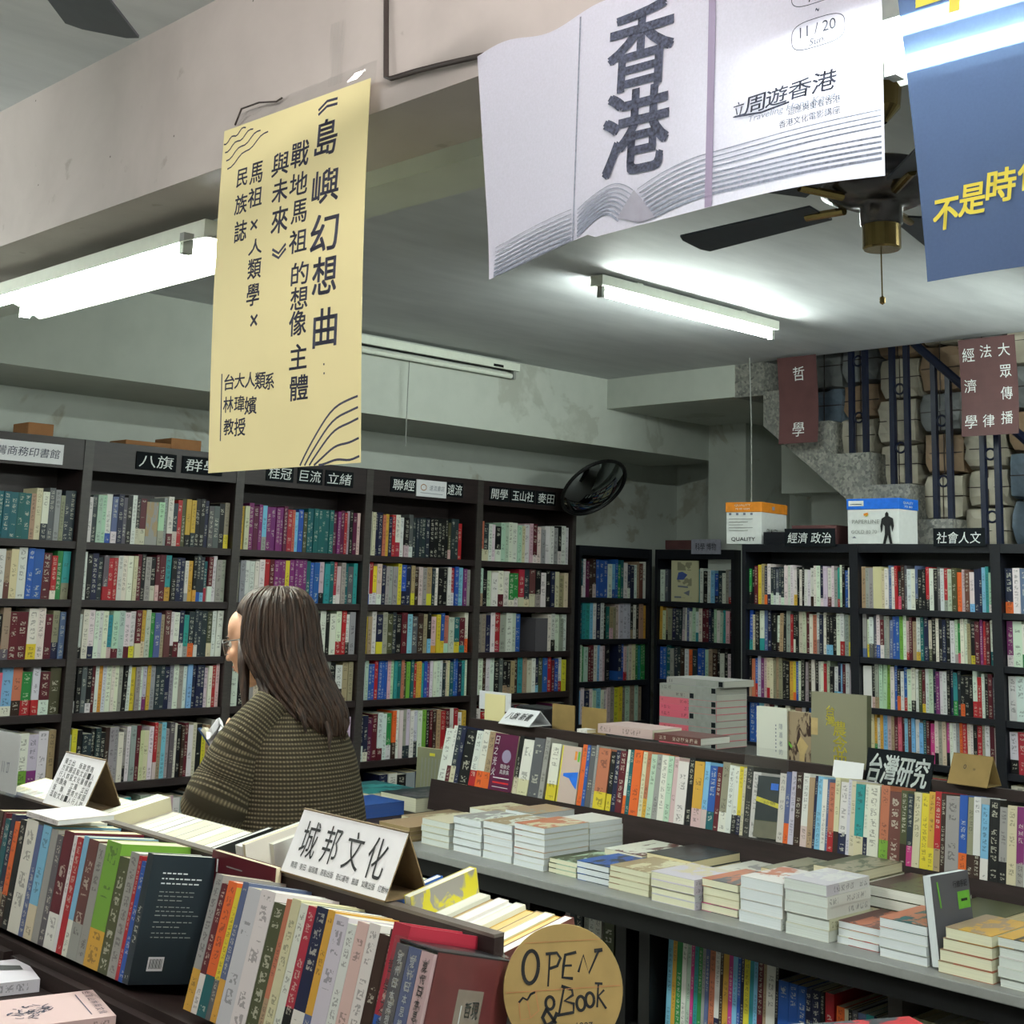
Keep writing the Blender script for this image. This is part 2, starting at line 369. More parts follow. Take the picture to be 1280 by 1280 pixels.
struct('trim_4', MB().box((6.6, 4.88, 2.805), (8.2, 5.9, 3.0), 'beam_paint').box((6.605, 4.67, 2.80), (7.5, 4.88, 3.0), 'terrazzo'))  # stair landing
struct('trim_5', MB().box((7.68, 5.58, 0), (8.2, 5.9, 2.805), 'wall_paint'))       # pillar
struct('trim_6', MB().box((7.75, 3.2, 0), (8.2, 5.1, 2.35), 'wall_paint').box((7.55, 4.6, 2.3), (8.2, 5.2, 2.62), 'wall_paint'))  # wall under the stair

# ------------------------------------------------------------------ stair with railing
st = root('staircase', (6.9, 3.6, 0), 'grey terrazzo staircase with navy iron railing behind the right bookcases', 'staircase'); st['kind'] = 'structure'
STEPS = [(4.67, 2.82), (4.45, 2.62), (4.22, 2.43), (3.97, 2.25), (3.73, 2.06), (3.49, 1.87), (3.25, 1.68), (3.01, 1.49), (2.77, 1.30)]
for k, (y, z) in enumerate(STEPS):
    y2 = STEPS[k + 1][0] if k + 1 < len(STEPS) else y - 0.24
    sl = lambda yy: 2.80 - (4.90 - yy) * 0.80
    m = MB(); x0, x1 = 6.6, 7.55
    P = [(y, z), (y2, z), (y2, sl(y2)), (y, min(sl(y), z - 0.02))]
    vs = [(x0, a, b) for a, b in P] + [(x1, a, b) for a, b in P]
    m.idx(vs, [(0, 1, 2, 3), (7, 6, 5, 4), (0, 4, 5, 1), (1, 5, 6, 2), (2, 6, 7, 3), (3, 7, 4, 0)], 'terrazzo'); m.build('step', st)
def stepz(y):
    z = 3.0
    for a, b in STEPS:
        if y < a: z = b
    return z
for k, (ya, yb) in enumerate(((4.433, 4.355), (4.102, 4.015), (3.847, 3.76), (3.60, 3.517), (3.333, 3.255), (3.08, 3.0), (2.83, 2.75))):
    for y in (ya, yb):
        zb = stepz((ya + yb) / 2 - .02); zt = min(3.30, 2.975 + (y - 3.67) * .98) if y < 3.9 else 3.30
        MB().box((6.628, y - 0.014, zb), (6.656, y + 0.014, zt), 'navy_iron').build('baluster', st)
    for dz in (0.20, 0.52):
        m = MB(); ym = (ya + yb) / 2; m.tube([(6.642, ym + 0.028 * cos(t * pi / 8), zb + dz + 0.028 * sin(t * pi / 8)) for t in range(17)], 0.006, 'navy_iron', 6).build('ring', st)
MB().tube([(6.64, 4.0, 3.30), (6.64, 3.67, 2.975), (6.64, 3.143, 2.49), (6.64, 2.6, 1.98)], 0.024, 'navy_iron', 8).build('handrail', st)

# ------------------------------------------------------------------ books
PAL = dict(w=(.84, .84, .80), i=(.80, .77, .63), W=(.77, .75, .80), g=(.58, .58, .56), G=(.34, .34, .36), k=(.07, .07, .08), n=(.10, .12, .25), b=(.12, .32, .66), B=(.32, .38, .55),
    s=(.45, .70, .84), t=(.07, .36, .38), T=(.15, .56, .57), e=(.14, .52, .24), l=(.44, .64, .20), L=(.68, .79, .68), y=(.86, .78, .16), a=(.82, .62, .20), o=(.90, .38, .13), O=(.74, .42, .30),
    r=(.68, .11, .14), R=(.66, .14, .22), m=(.36, .08, .13), p=(.48, .15, .42), V=(.36, .08, .24), v=(.78, .20, .50), h=(.80, .68, .66), H=(.86, .36, .44), d=(.22, .14, .11), D=(.40, .22, .20),
    u=(.64, .54, .41), U=(.55, .53, .43), q=(.28, .30, .18), Q=(.30, .40, .50), x=(.14, .19, .22), z=(.10, .24, .26))
NAME = dict(w='white', i='cream', W='lilac-white', g='grey', G='charcoal', k='black', n='navy', b='blue', B='slate-blue', s='sky-blue', t='dark teal', T='teal', e='green', l='lime', L='mint',
    y='yellow', a='amber', o='orange', O='salmon', r='red', R='crimson', m='maroon', p='purple', V='plum', v='magenta', h='pale-pink', H='pink', d='dark brown', D='russet', u='tan', U='khaki', q='olive', Q='glassy blue', x='dark slate', z='deep teal')
def soft(c): g = sum(c) / 3; return tuple(.96 * (x + (g - x) * .12) for x in c)
LP = {k: lin(soft(v)) for k, v in PAL.items()}
PAGE = [lin((.86, .84, .75)), lin((.83, .80, .68)), lin((.86, .86, .82)), lin((.87, .82, .66))]
def jit(c, a=0.06): return tuple(min(1, max(0, x * (1 + random.uniform(-a, a)))) for x in c[:3]) + (1,)
def book_faces(mb, o, t, h, d, T, H, D, c1, c2, band, page, seed, mode=1, art=0):
    """closed box book: o = spine foot corner, t thickness dir, h height dir, d depth dir (away from spine)"""
    o = Vector(o); a = o; b = o + t * T; hh = h * H; dd = d * D; A = H / T
    uv = [(0, 0), (1, 0), (1, 1), (0, 1)]; g = [(0, 0), (1, 0), (1, A), (0, A)]
    mb.face([a, b, b + hh, a + hh], 'book_print', c1, c2, (band, seed, mode), uv, g)
    cm = (band, seed, 2 if art else 0)
    mb.face([b, b + dd, b + dd + hh, b + hh], 'book_print', c1, c2, cm, uv, g)
    mb.face([a + dd, a, a + hh, a + dd + hh], 'book_print', c1, c2, cm, [(1, 0), (0, 0), (0, 1), (1, 1)], g)
    pp = (0, seed, 3)
    mb.face([a + hh, b + hh, b + hh + dd, a + hh + dd], 'book_print', page, page, pp, uv)
    mb.face([b + dd, a + dd, a + dd + hh, b + dd + hh], 'book_print', page, page, pp, uv)
    mb.face([a, a + dd, b + dd, b], 'book_print', page, page, pp, [(0, 0), (0, 1), (1, 1), (1, 0)])
def parse(tok):
    p = tok.split('/'); return p[0], (p[1] if len(p) > 1 else None)
BOOKS = []
def real_book(name, o, t, h, d, T, H, D, tok, band=None, page=None, art=0, seed=None, hard=False):
    """a cover (spine and two boards) with its page block as a child"""
    a, b = parse(tok); c1 = jit(LP[a], 0.05); c2 = jit(LP[b], 0.05) if b else c1
    band = (0.28 if band is None else band) if b else 0.0; seed = random.random() if seed is None else seed
    o = Vector(o); t, h, d = Vector(t), Vector(h), Vector(d); cv = 0.0012 if not hard else 0.003; ins = 0.0008 if not hard else 0.004
    page = page or random.choice(PAGE)
    m = MB()
    def slab(q, T2, H2, D2, mode):
        q = Vector(q); x, y, z = t * T2, h * H2, d * D2; P = [q, q + x, q + x + z, q + z, q + y, q + x + y, q + x + y + z, q + z + y]; A = H2 / max(T, 1e-3)
        uv = [(0, 0), (1, 0), (1, 1), (0, 1)]
        for f, md, uu, gg in (((0, 1, 5, 4), mode if T2 > 0.004 else 0, uv, [(0, 0), (1, 0), (1, A), (0, A)]), ((1, 2, 6, 5), 2 if art else 0, uv, uv), ((2, 3, 7, 6), 0, uv, uv),
                              ((3, 0, 4, 7), 2 if art else 0, [(1, 0), (0, 0), (0, 1), (1, 1)], uv), ((4, 5, 6, 7), 0, [(0, 1)] * 4, uv), ((3, 2, 1, 0), 0, [(0, 0)] * 4, uv)):
            m.face([P[j] for j in f], 'book_print', c1, c2, (band, seed, md), uu, gg)
    slab(o, T, H, cv, 1); slab(o + d * cv, cv, H, D - cv, 0); slab(o + t * (T - cv) + d * cv, cv, H, D - cv, 0)
    ob = m.build(name, attrs=True, origin=o)
    p = MB(); q = o + t * cv + h * ins + d * cv; TT, HH, DD = T - 2 * cv, H - 2 * ins, D - cv - ins
    x, y, z = t * TT, h * HH, d * DD; P = [q, q + x, q + x + z, q + z, q + y, q + x + y, q + x + y + z, q + z + y]
    uv = [(0, 0), (1, 0), (1, 1), (0, 1)]
    for f, uu in (((0, 1, 5, 4), uv), ((1, 2, 6, 5), [(0, 0), (0, 1), (1, 1), (1, 0)]), ((2, 3, 7, 6), uv), ((3, 0, 4, 7), uv), ((4, 5, 6, 7), uv), ((3, 2, 1, 0), uv)):
        p.face([P[j] for j in f], 'book_print', page, page, (0, seed, 3), uu)
    p.build('page_block', ob, attrs=True)
    ob['_t'] = tok
    BOOKS.append(ob); return ob
ORD = 'first second third fourth fifth sixth seventh eighth ninth tenth eleventh twelfth'.split()
def NTH(k): return ORD[k] if k < 12 else ('%dth' % (k + 1) if k not in (20, 21, 22, 30, 31, 32) else '%d%s' % (k + 1, {0: 'st', 1: 'nd', 2: 'rd'}[k % 10]))
def cname(tok):
    a, b = parse(tok); return NAME[a] + (' and ' + NAME[b] if b else '')
def label_row(obs, place, word='spined book'):
    L = []
    for i, o in enumerate(obs):
        a, b = parse(o['_t']); s = NAME[a] + ' ' + word + (' with ' + NAME[b] + ' foot' if b else '')
        nb = [NAME[parse(obs[j]['_t'])[0]] for j in (i - 1, i + 1) if 0 <= j < len(obs)]
        s += (' between ' + nb[0] + ' and ' + nb[1] if len(nb) == 2 else ' beside ' + nb[0]) + ', ' + place
        L.append(s)
    for s in set(L):
        ix = [i for i, q in enumerate(L) if q == s]
        if len(ix) > 1:
            for n, i in enumerate(ix):
                L[i] = NTH(n) + ' ' + L[i].replace('spined book', 'book').replace(' and ', '/')
    for o, s in zip(obs, L):
        if len(s.replace('/', ' ').split()) > 15: s = s.replace(' such from the left', '').replace(', on the', ',').replace(' with ', '/').replace(' foot', '')
        o['label'] = s; o['category'] = 'book'; del o['_t']

# ------------------------------------------------------------------ bookcases
STUFF = MB()
def toks(s):
    out = []
    for t in s.split():
        if '*' in t: a, n = t.split('*'); out += [a] * int(n)
        else: out.append(t)
    return out
def shelf_row(s, o, t, d, width, hgt, seedv, gap=False):
    """tokens of one shelf, scaled to the shelf width; '_' is an empty slot"""
    rnd = random.Random(seedv); tk = toks(s); ws = []
    for q in tk: ws.append(3.0 if q == '_' else (2.6 if q.startswith('=') else rnd.uniform(0.75, 1.3)))
    k = width / sum(ws); o = Vector(o); t = Vector(t); d = Vector(d); x = 0.0; hh = hgt * rnd.uniform(0.97, 1.0); prev = None
    for q, w in zip(tk, ws):
        wd = w * k
        if q == '_': x += wd; continue
        if q != prev: hh = hgt * rnd.choice((0.9, 0.95, 0.97, 1.0, 1.0, 1.03))
        prev = q; face = q.startswith('='); q = q.lstrip('=')
        a, b = parse(q); c1 = jit(LP[a], 0.12); c2 = jit(LP[b], 0.1) if b else c1
        lean = rnd.uniform(-0.012, 0.03) if rnd.random() < 0.12 else 0
        h = (Vector((0, 0, 1)) + t * lean).normalized()
        book_faces(STUFF, o + t * x + d * rnd.uniform(0.0, 0.012), t, h, d, wd * 0.985, hh * rnd.uniform(0.99, 1.01), 0.15, c1, c2, (rnd.choice((0.2, 0.25, 0.3, 0.34)) if b else 0), rnd.choice(PAGE), rnd.random(), 1 if not face else 2)
        x += wd
def bookcase(name, fr, w, dep, zt, zs, label, wood_m, edge_m, header=None, th=0.035, group=None):
    """fr: frame with x along the front, y into the case"""
    r = root(name, fr @ Vector((w / 2, dep / 2, 0)), label, 'bookcase', group)
    B = lambda nm, lo, hi, m: MB().box(lo, hi, m, fr).build(nm, r)
    for a, b in ((0, 0.025), (w - 0.025, w)):
        o = MB().box((a, 0.012, 0), (b, dep, zt), wood_m, fr).build('side_panel', r)
        B('edge_strip', (a, 0, 0), (b, 0.012, zt), edge_m)
    B('back_panel', (0.025, dep - 0.012, 0), (w - 0.025, dep, zt), wood_m)
    B('top_panel', (0.025, 0.004, zt - 0.03), (w - 0.025, dep - 0.012, zt), wood_m)
    if header: B('header', (0.025, 0.004, header), (w - 0.025, 0.024, zt - 0.03), wood_m)
    for z in zs: B('shelf', (0.025, 0.008, z - th), (w - 0.025, dep - 0.012, z), wood_m)
    return r
RL = [1.80, 1.52, 1.238, 0.98, 0.64, 0.34]
ROWS_L = [
 ["w x k g x w k i g n k w i t*7 u i w/x G g U x x", "i r w k u w g b h/p r x w w u/D i w b b m r/w e T/U", "w k g i u k r W i w/r i/u w/D k/o u/G m m w/y w m U/n B", "H/w x/w a/w g/w H/w B/w H/w x/w a/w w/k x/w H/w s/w O/d e/r w/r m/w q", "k w g r u n w i e w k w s b k/u T w/l W/p w u", "w k i u r g b w W k m q"],
 ["w x L L w/b B/w n G k w k/i m/i =u/g L/g g w/m x/h r q a/k a/x k k n G G k U/y", "w k n x G/r r r w w w i m k g k/i m/h m T/a k n n w/g a k/a x/b x/s t/R m/w w g g", "w/k w w/n w w w T/h L/m L w/m w/y m/i a/i L e B u D w/d w/m n/w T/g x/o x/w x x q/i w w", "k/w k G k/w m w a w w w w g k w y g w W/p a g x x n g w g w s n n n W w r h", "w y k x x k x k d/a g g w g/k w g m i i w r/h u s g G w k d m w i k y u g", "L w h/k r w h u T b g w l h w g x u s"],
 ["a i p V p s/g p*4 V R O s b q t*7 V p V r g k V h", "w g w w w w/k r m p*3 y/n p*4 t b b h/k T t R/w h/w g t G T", "w g w k i w D k s w g D k/o w H k w k w w/r r w/k g", "w k g i n w r w g i k b L s w g k w/k u u", "g k w i u n m w W k g q g w W w W W w g w W", "w g k w i r u k g w b"],
 ["i i n n O a n r w/R w k/h G/w x*5 k*5 q/h x x r _", "W/b r/w y/w h/w n g g g y b/n n u/y d h g u/y x w k k w r/w b s p g", "y u w n/y g q x k m s G d u k/s h/a y b/y O/L L t/y m/T w/o", "w L b b r b b b h L T t O q l t r a a T b p w w w w x i i t b b n T w", "n/w n/w V m w/m w e/w o/d w w g/x W/x w W/x w l k m d u r m w r w a", "_ n w k g n w k g w u"],
 ["O/i x/i w w k/w L L w w L i w h m/w w g w w g k/w w W", "L/u k L w w/m w e/w e/w R/i x/i D/i k/g w k n i u i", "U U n w r/R g w L b _ =G w w/k w g w", "w w d w w k G k/u k/u u d T u i w n/s q b r m b w/r y", "w r m V m x m k g w R m V k", "w k g r"]]
LAB_L = ['tall dark wooden bookcase under the long white publisher sign, leftmost on the wall', 'tall dark wooden bookcase behind the woman, partly hidden by the yellow poster', 'tall dark wooden bookcase with rows of purple and green spines', 'tall dark wooden bookcase with a small white card over its black signs', 'tall dark wooden bookcase beside the round mirror']
for i in range(5):
    x0 = 2.325 + 0.887 * i; fr = Matrix.Translation((x0, 6.3, 0)); w = 0.887
    bookcase('bookcase', fr, w, 0.285, 2.30, RL + [0.06], LAB_L[i], 'dark_wood', 'grey_edge', 2.15, group='tall bookcases on the left wall')
    for k, z in enumerate(RL):
        hg = [0.245, 0.232, 0.235, 0.222, 0.265, 0.22][k]
        shelf_row(ROWS_L[i][k], (x0 + 0.032, 6.33, z), (1, 0, 0), (0, 1, 0), w - 0.064 - (0.0 if i else 0.0), hg, i * 10 + k)
# small black bookcase in the corner (faces -Y) and its neighbour (faces -X)
SM = ["t/w w V d d/h b b b w s/b b e t w n/w n w u D w", "t T T s w n w k t u/h U h W W W k/u w k u a", "L e L m m w s w h k _ n/b b h/r L i i e T e e", "s w n w L s w W h g y y U L U L U", "w g k u n w i"]
bookcase('bookcase', Matrix.Translation((6.83, 6.33, 0)), 0.76, 0.26, 1.935, [1.589, 1.312, 1.032, 0.756, 0.45, 0.1], 'low black bookcase in the corner beside the tall wooden ones', 'black_wood', 'black_wood', 1.87)
for k, z in enumerate([1.589, 1.312, 1.032, 0.756, 0.45]): shelf_row(SM[k], (6.86, 6.35, z), (1, 0, 0), (0, 1, 0), 0.70 if k < 3 else 0.66, 0.24 if k else 0.255, 60 + k)
def frX(x, y): return Matrix(((0, 1, 0, x), (-1, 0, 0, y), (0, 0, 1, 0), (0, 0, 0, 1)))      # case facing -X: local x runs along -Y
RA = ["w G _ _ =g T w k w s b/n x w g g/r", "a i u/k U n x x g/h w B w L w/T w m m n x L w L T h m", "b b t g x x d w o x b b L/l u d k w k w", "_ _ _ k T i b d", "w g k"]
bookcase('bookcase', frX(7.6, 6.31), 0.69, 0.24, 1.935, [1.575, 1.311, 1.041, 0.76, 0.45, 0.1], 'black bookcase in the alcove behind the stack of grey and red books', 'black_wood', 'black_wood', 1.87)
for k, z in enumerate([1.575, 1.311, 1.041, 0.76]): shelf_row(RA[k], (7.62, 6.28, z), (0, -1, 0), (1, 0, 0), 0.63, 0.225, 70 + k)
RR = [1.592, 1.344, 1.095, 0.855, 0.60, 0.33]
ROWS_R = [
 ["e/k k m y u n/o w/n x/w x/w G/w x/w x/w w w w w/a k w k w w w/d w w n/w W w/m w g T/r w/L k b w", "b/T i k w/T B n k k w/d u k g r k/w k i i m w O w/g n w k/s k/s k w w/r g U/y", "k/u O b/r W p h i/r i U u U k k a y/o b w k g d/k w k w w r L k w/s n/s s/w m W w", "b b s h m w k g w i u w k b n w g w r k w g i", "w g k n w i u r w g k w", "w k g i n w r"],
 ["u g g =i i w B w r/r k/H d G w w B/k k k r/k w k G w r/g L q o h D w/s n n s T L/w", "g/B w/y w/G G w/b m/w g g B b b l w h/r m u w/a t n i/q k w k n k w L/g e/H w w u k/y m p r m w/t", "=w k/h g/u L L l w b k/o w b/r w w/k w q m/y w L n p w w k n T/e x k/o k k w/r r w k m G", "v s i a/e w a/v s h u m H m s D s/a w s t m v w/k g i v/k w w g o r w w k r g w m g", "k w g n k w r k g w k", "w k g i n w r"],
 ["n/o w B W G W p g k w r w n b w g i", "p/w w w/e g k w r w b w i g u k w", "w w k w k g w r n w w g i k w m", "w/k R R w g k w m n w i w g b", "w k g r n w", "k w g i"]]
YR = [4.605, 3.895, 3.118, 2.36]
LAB_R = ['black bookcase carrying the orange-lidded paper carton', 'black bookcase carrying the blue-lidded paper carton', 'black bookcase beyond the kraft tent card, cut by the right edge']
for i in range(3):
    y0 = YR[i]; w = y0 - YR[i + 1]
    bookcase('bookcase', frX(6.3, y0), w, 0.255, 1.918, RR + [0.05], LAB_R[i], 'black_wood', 'black_wood', 1.875, 0.03, group='black bookcases under the stair')
    for k, z in enumerate(RR): shelf_row(ROWS_R[i][k], (6.325, y0 - 0.03, z), (0, -1, 0), (1, 0, 0), w - 0.06, 0.212, 100 + i * 10 + k)
o = STUFF.build('book_rows', attrs=True)
tag(o, 'hundreds of small book spines filling the tall bookcases on both walls', 'books', kind='stuff')

# header signs on the left cases
def sign_y(name, x0, x1, z0, z1, y, m, texts, label, ink, tilt=0.0, group=None):
    """board facing -Y with texts [(string, centre fraction x, width fraction, centre fraction z, height fraction)]"""
    w, h = x1 - x0, z1 - z0
    o = MB().box((x0, y - 0.006, z0), (x1, y, z1), m).build(name); t = MB(); f = sheet((x0, y - 0.0072, z0), (1, 0, 0), (0, 0, 1))
    for s, cx, wf, cz, hf in texts: put(t, s, cx * w, cz * h, wf * w, hf * h, f, ink, 0.012, 0.12)
    t.build('lettering', o); return tag(o, label, 'sign', group)
sign_y('shelf_sign', 2.50, 3.075, 2.165, 2.262, 6.304, 'white_card', [('臺灣商務印書館', 0.645, 0.643, 0.5, 0.46)], 'long white paper sign with dark brush writing on the leftmost bookcase', 'ink')
g = 'black publisher signs on the bookcase headers'
for x0, x1, s, lb in ((3.47, 3.70, '八旗', 'black sign with two white characters left of the yellow poster'), (3.735, 3.98, '群學', 'black sign half hidden behind the lower left of the yellow poster'),
                      (4.26, 4.44, '桂冠', 'black sign just below the yellow poster, leftmost of three'), (4.47, 4.64, '巨流', 'black sign just below the yellow poster, middle of three'), (4.66, 4.86, '立緒', 'black sign right of the yellow poster\'s lower corner'),
                      (5.14, 5.34, '聯經', 'black sign left of the small white card'), (5.58, 5.72, '遠流', 'black sign right of the small white card'),
                      (5.95, 6.12, '開學', 'black sign with two white characters, leftmost on the last tall bookcase'), (6.13, 6.36, '玉山社', 'black sign with three white characters on the last tall bookcase'), (6.37, 6.55, '麥田', 'black sign nearest the round mirror')):
    sign_y('shelf_sign', x0, x1, 2.178, 2.268, 6.3038, 'sign_black', [(s, 0.5, 0.84, 0.5, 0.72)], lb, 'chalk', group=g)
o = sign_y('shelf_sign', 5.335, 5.575, 2.165, 2.265, 6.297, 'white_card', [('遠流書店', 0.68, 0.5, 0.55, 0.32)], 'small white card with a pale round emblem over black signs', 'pale_ink')
m = MB(); f = sheet((5.335, 6.2897, 2.165), (1, 0, 0), (0, 0, 1)); line(m, [(0.055 + 0.022 * cos(t * pi / 8), 0.055 + 0.018 * sin(t * pi / 8)) for t in range(17)], 0.005, f, 'kraft_brown'); line(m, [(0.03, 0.022), (0.21, 0.02)], 0.003, f, 'pale_ink'); m.build('emblem', o)
for x0, x1, z1, lb in ((2.90, 3.03, 2.36, 'brown cardboard box end on top of the leftmost bookcase'), (3.42, 3.68, 2.325, 'flat brown cardboard lid on the bookcase behind the poster'), (3.68, 3.86, 2.358, 'small brown cardboard box beside the flat lid on the bookcase')):
    bevel(boxobj('cardboard_box', (x0, 6.33, 2.301), (x1, 6.5, z1), 'kraft_brown', label=lb, cat='box'))
# signs on the black cases
o = MB().box((7.58, 5.72, 1.905), (7.588, 5.97, 2.005), 'grey_print').build('shelf_sign'); t = MB(); f = sheet((7.5785, 5.97, 1.905), (0, -1, 0), (0, 0, 1)); put(t, '科學 博物', 0.125, 0.05, 0.18, 0.05, f, 'black_ink'); t.build('lettering', o); tag(o, 'small grey sign with dark writing above the alcove bookcase', 'sign')
boxobj('shelf_sign', (7.59, 5.97, 1.936), (7.61, 6.21, 2.0), 'sign_maroon', label='blank maroon board left of the grey sign above the alcove bookcase', cat='sign')
def sign_x(name, x, ya, yb, z0, z1, m, texts, label, ink, skew=0.12, group=None, lean=0.0, bold=0.012, th=0.006):
    """board facing -X; ya > yb; texts in fractions"""
    w, h = ya - yb, z1 - z0; u = Vector((lean, 0, 1)).normalized(); n = Vector((-u.z, 0, u.x))
    P = sheet((x, ya, z0), (0, -1, 0), u); mb = MB(); a = [P(0, 0), P(w, 0), P(w, h), P(0, h)]; b = [p - n * th for p in a]
    mb.idx(a + b, [(0, 1, 2, 3), (7, 6, 5, 4), (0, 4, 5, 1), (1, 5, 6, 2), (2, 6, 7, 3), (3, 7, 4, 0)], m); o = mb.build(name)
    t = MB(); f = sheet(Vector((x, ya, z0)) + n * 0.0012, (0, -1, 0), u)
    for s, cx, wf, cz, hf in texts: put(t, s, cx * w, cz * h, wf * w, hf * h, f, ink, bold, skew)
    t.build('lettering', o); return tag(o, label, 'sign', group)
sign_x('shelf_sign', 6.285, 4.31, 3.995, 1.905, 2.0, 'sign_black', [('經濟 政治', 0.5, 0.86, 0.48, 0.6)], 'black sign with white characters right of the orange-lidded carton', 'chalk')
sign_x('shelf_sign', 6.285, 3.43, 3.16, 1.905, 1.995, 'sign_black', [('社會人文', 0.5, 0.86, 0.48, 0.62)], 'black sign with four white characters right of the blue-lidded carton', 'chalk')
# face-out books on the black and wooden cases
o = real_book('book', (7.605, 6.165, 1.577), (0, -1, 0), (0, 0, 1), (1, 0, 0), 0.235, 0.282, 0.012, 'i'); del o['_t']; tag(o, 'cream picture book shown face out in the alcove bookcase', 'book')
t = MB(); f = sheet((7.6035, 6.165, 1.577), (0, -1, 0), (0, 0, 1)); t.idx([f(a, b) for a, b in ((.05, .15), (.11, .15), (.145, .185), (.10, .205), (.065, .2))], [(0, 1, 2, 3, 4)], 'blue_art'); t.idx([f(a, b) for a, b in ((.11, .06), (.16, .04), (.165, .08))], [(0, 1, 2)], 'pale_ink'); line(t, [(.06, .105), (.15, .10)], .012, f, 'pale_ink'); line(t, [(.03, .03), (.09, .03)], .012, f, 'pale_ink'); t.build('cover_picture', o)

# ------------------------------------------------------------------ long counter with sloped rack (middle of the room)
cr = root('display_counter', (3.6, 2.2, 0), 'long dark display counter with grey top carrying stacked paperbacks and a raised book rack', 'counter')
P_ = lambda nm, lo, hi, m, par=None: MB().box(lo, hi, m).build(nm, par or cr)
bevel(P_('counter_top', (3.11, 0.6, 0.755), (3.72, 3.72, 0.78), 'counter_grey'))
P_('end_panel', (3.14, 3.69, 0), (3.70, 3.715, 0.755), 'black_paint'); P_('end_panel', (3.14, 0.6, 0), (3.70, 0.625, 0.755), 'black_paint')
P_('apron', (3.135, 0.625, 0.70), (3.155, 3.69, 0.755), 'black_paint')
P_('back_panel', (3.60, 0.625, 0), (3.62, 3.69, 0.755), 'black_paint')
for z in (0.06, 0.385): P_('shelf', (3.25, 0.625, z), (3.60, 3.69, z + 0.025), 'black_paint')
P_('fascia', (3.235, 2.72, 0.672), (3.26, 3.69, 0.70), 'grey_edge'); P_('fascia', (3.235, 0.625, 0.672), (3.26, 2.72, 0.70), 'grey_edge')
for y in (3.20, 2.80, 2.71, 1.90, 1.0): P_('divider', (3.235, y - 0.02, 0.06), (3.60, y + 0.02, 0.675), 'black_paint' if y > 2 else 'grey_edge')
# rack on the counter: near ledge slopes toward us, upright board behind
th = radians(7); sy0, sy1 = 1.45, 4.20
sl = Vector((sin(th), 0, cos(th))); dn = Vector((cos(th), 0, -sin(th)))
def xprism(name, pts, y0, y1, m, par):
    mb = MB(); n = len(pts); vs = [(x, y0, z) for x, z in pts] + [(x, y1, z) for x, z in pts]
    mb.idx(vs, [tuple(range(n)), tuple(range(2 * n - 1, n - 1, -1))] + [(i, i + n, (i + 1) % n + n, (i + 1) % n) for i in range(n)], m); return mb.build(name, par)
xprism('rack_front', [(3.685, 0.78), (3.70, 0.893), (3.70, 0.888), (3.90, 0.845), (3.90, 0.78)], sy0, sy1, 'rack_wood', cr)
xprism('rack_board', [(3.895, 0.78), (3.895, 1.115), (3.915, 1.115), (3.915, 0.78)], sy0, sy1, 'rack_wood', cr)
xprism('rack_back', [(3.915, 0.78), (3.915, 0.862), (4.11, 0.888), (4.125, 0.78)], sy0, sy1, 'rack_wood', cr)
P_('rack_base', (3.72, 0.6, 0.0), (4.12, 4.2, 0.78), 'rack_wood')
MID = """4.166 43 w;4.123 23 w/m;4.100 28 x/i;4.072 23 n;4.049 60 k;3.989 36 w/r;3.953 40 w/o;3.913 35 u/o;3.748 21 k/i;3.726 56 w/i;3.668 54 G;3.614 24 g;3.577 48 w/y;3.423 23 o;3.400 15 b;3.384 27 G;3.357 11 g;3.346 56 O/y;3.286 22 k/y;3.264 22 n;3.242 29 m;3.212 15 w/o;3.198 18 t;3.180 39 o;3.140 18 i;3.123 18 O/a;3.105 25 L;3.080 24 g;3.056 28 w;3.028 24 L;3.004 20 h;2.984 44 w;2.937 23 k;2.913 40 a/h;2.874 23 s/h;2.851 29 b/t;2.822 19 m;2.802 29 U/w;2.774 22 w;2.751 19 w/k;2.732 16 y/n;2.717 12 i;2.704 25 k;2.680 31 w;2.577 24 w;2.553 18 B/o;2.535 20 W;2.515 23 d;2.491 23 w/h;2.468 20 u;2.448 9 n;2.440 20 s;2.420 17 w;2.403 9 B;2.395 20 O/r;2.375 17 i/d;2.358 28 w/n;2.331 11 W;2.320 16 i;2.304 30 T/i;2.274 13 w/n;2.260 37 w;2.221 29 O/l;2.192 39 D;2.153 21 q/d;2.132 18 x/v;2.115 25 i;2.089 23 y;2.067 20 a/y;2.047 20 r/u;2.027 15 d;2.012 41 g;1.971 24 b/o;1.947 19 U/d;1.928 21 w/d;1.907 23 s/w;1.883 30 k;1.853 23 g/k;1.830 27 i;1.803 23 p/g;1.781 18 w;1.763 18 g;1.745 25 w;1.72 20 n;1.70 24 i;1.675 30 w/r;1.645 22 k;1.62 25 w"""
row = []
for s in MID.split(';'):
    y, w, tk = s.split(); y = float(y); w = float(w) / 1000
    H = random.choice((0.198, 0.205, 0.208, 0.212, 0.215)); D = random.uniform(0.145, 0.155)
    if 3.0 < y < 3.1: H = 0.21
    a2 = th + random.uniform(-0.01, 0.02) + max(0, (y - 2.6)) * 0.05; h = Vector((sin(a2), 0, cos(a2))); d = Vector((cos(a2), 0, -sin(a2)))
    row.append(real_book('book', Vector((3.702, y, 0.8935)) - d * 0 , (0, -1, 0), h, d, w * 0.985, H, D, tk))
label_row(row, 'on the middle rack', 'spined book')
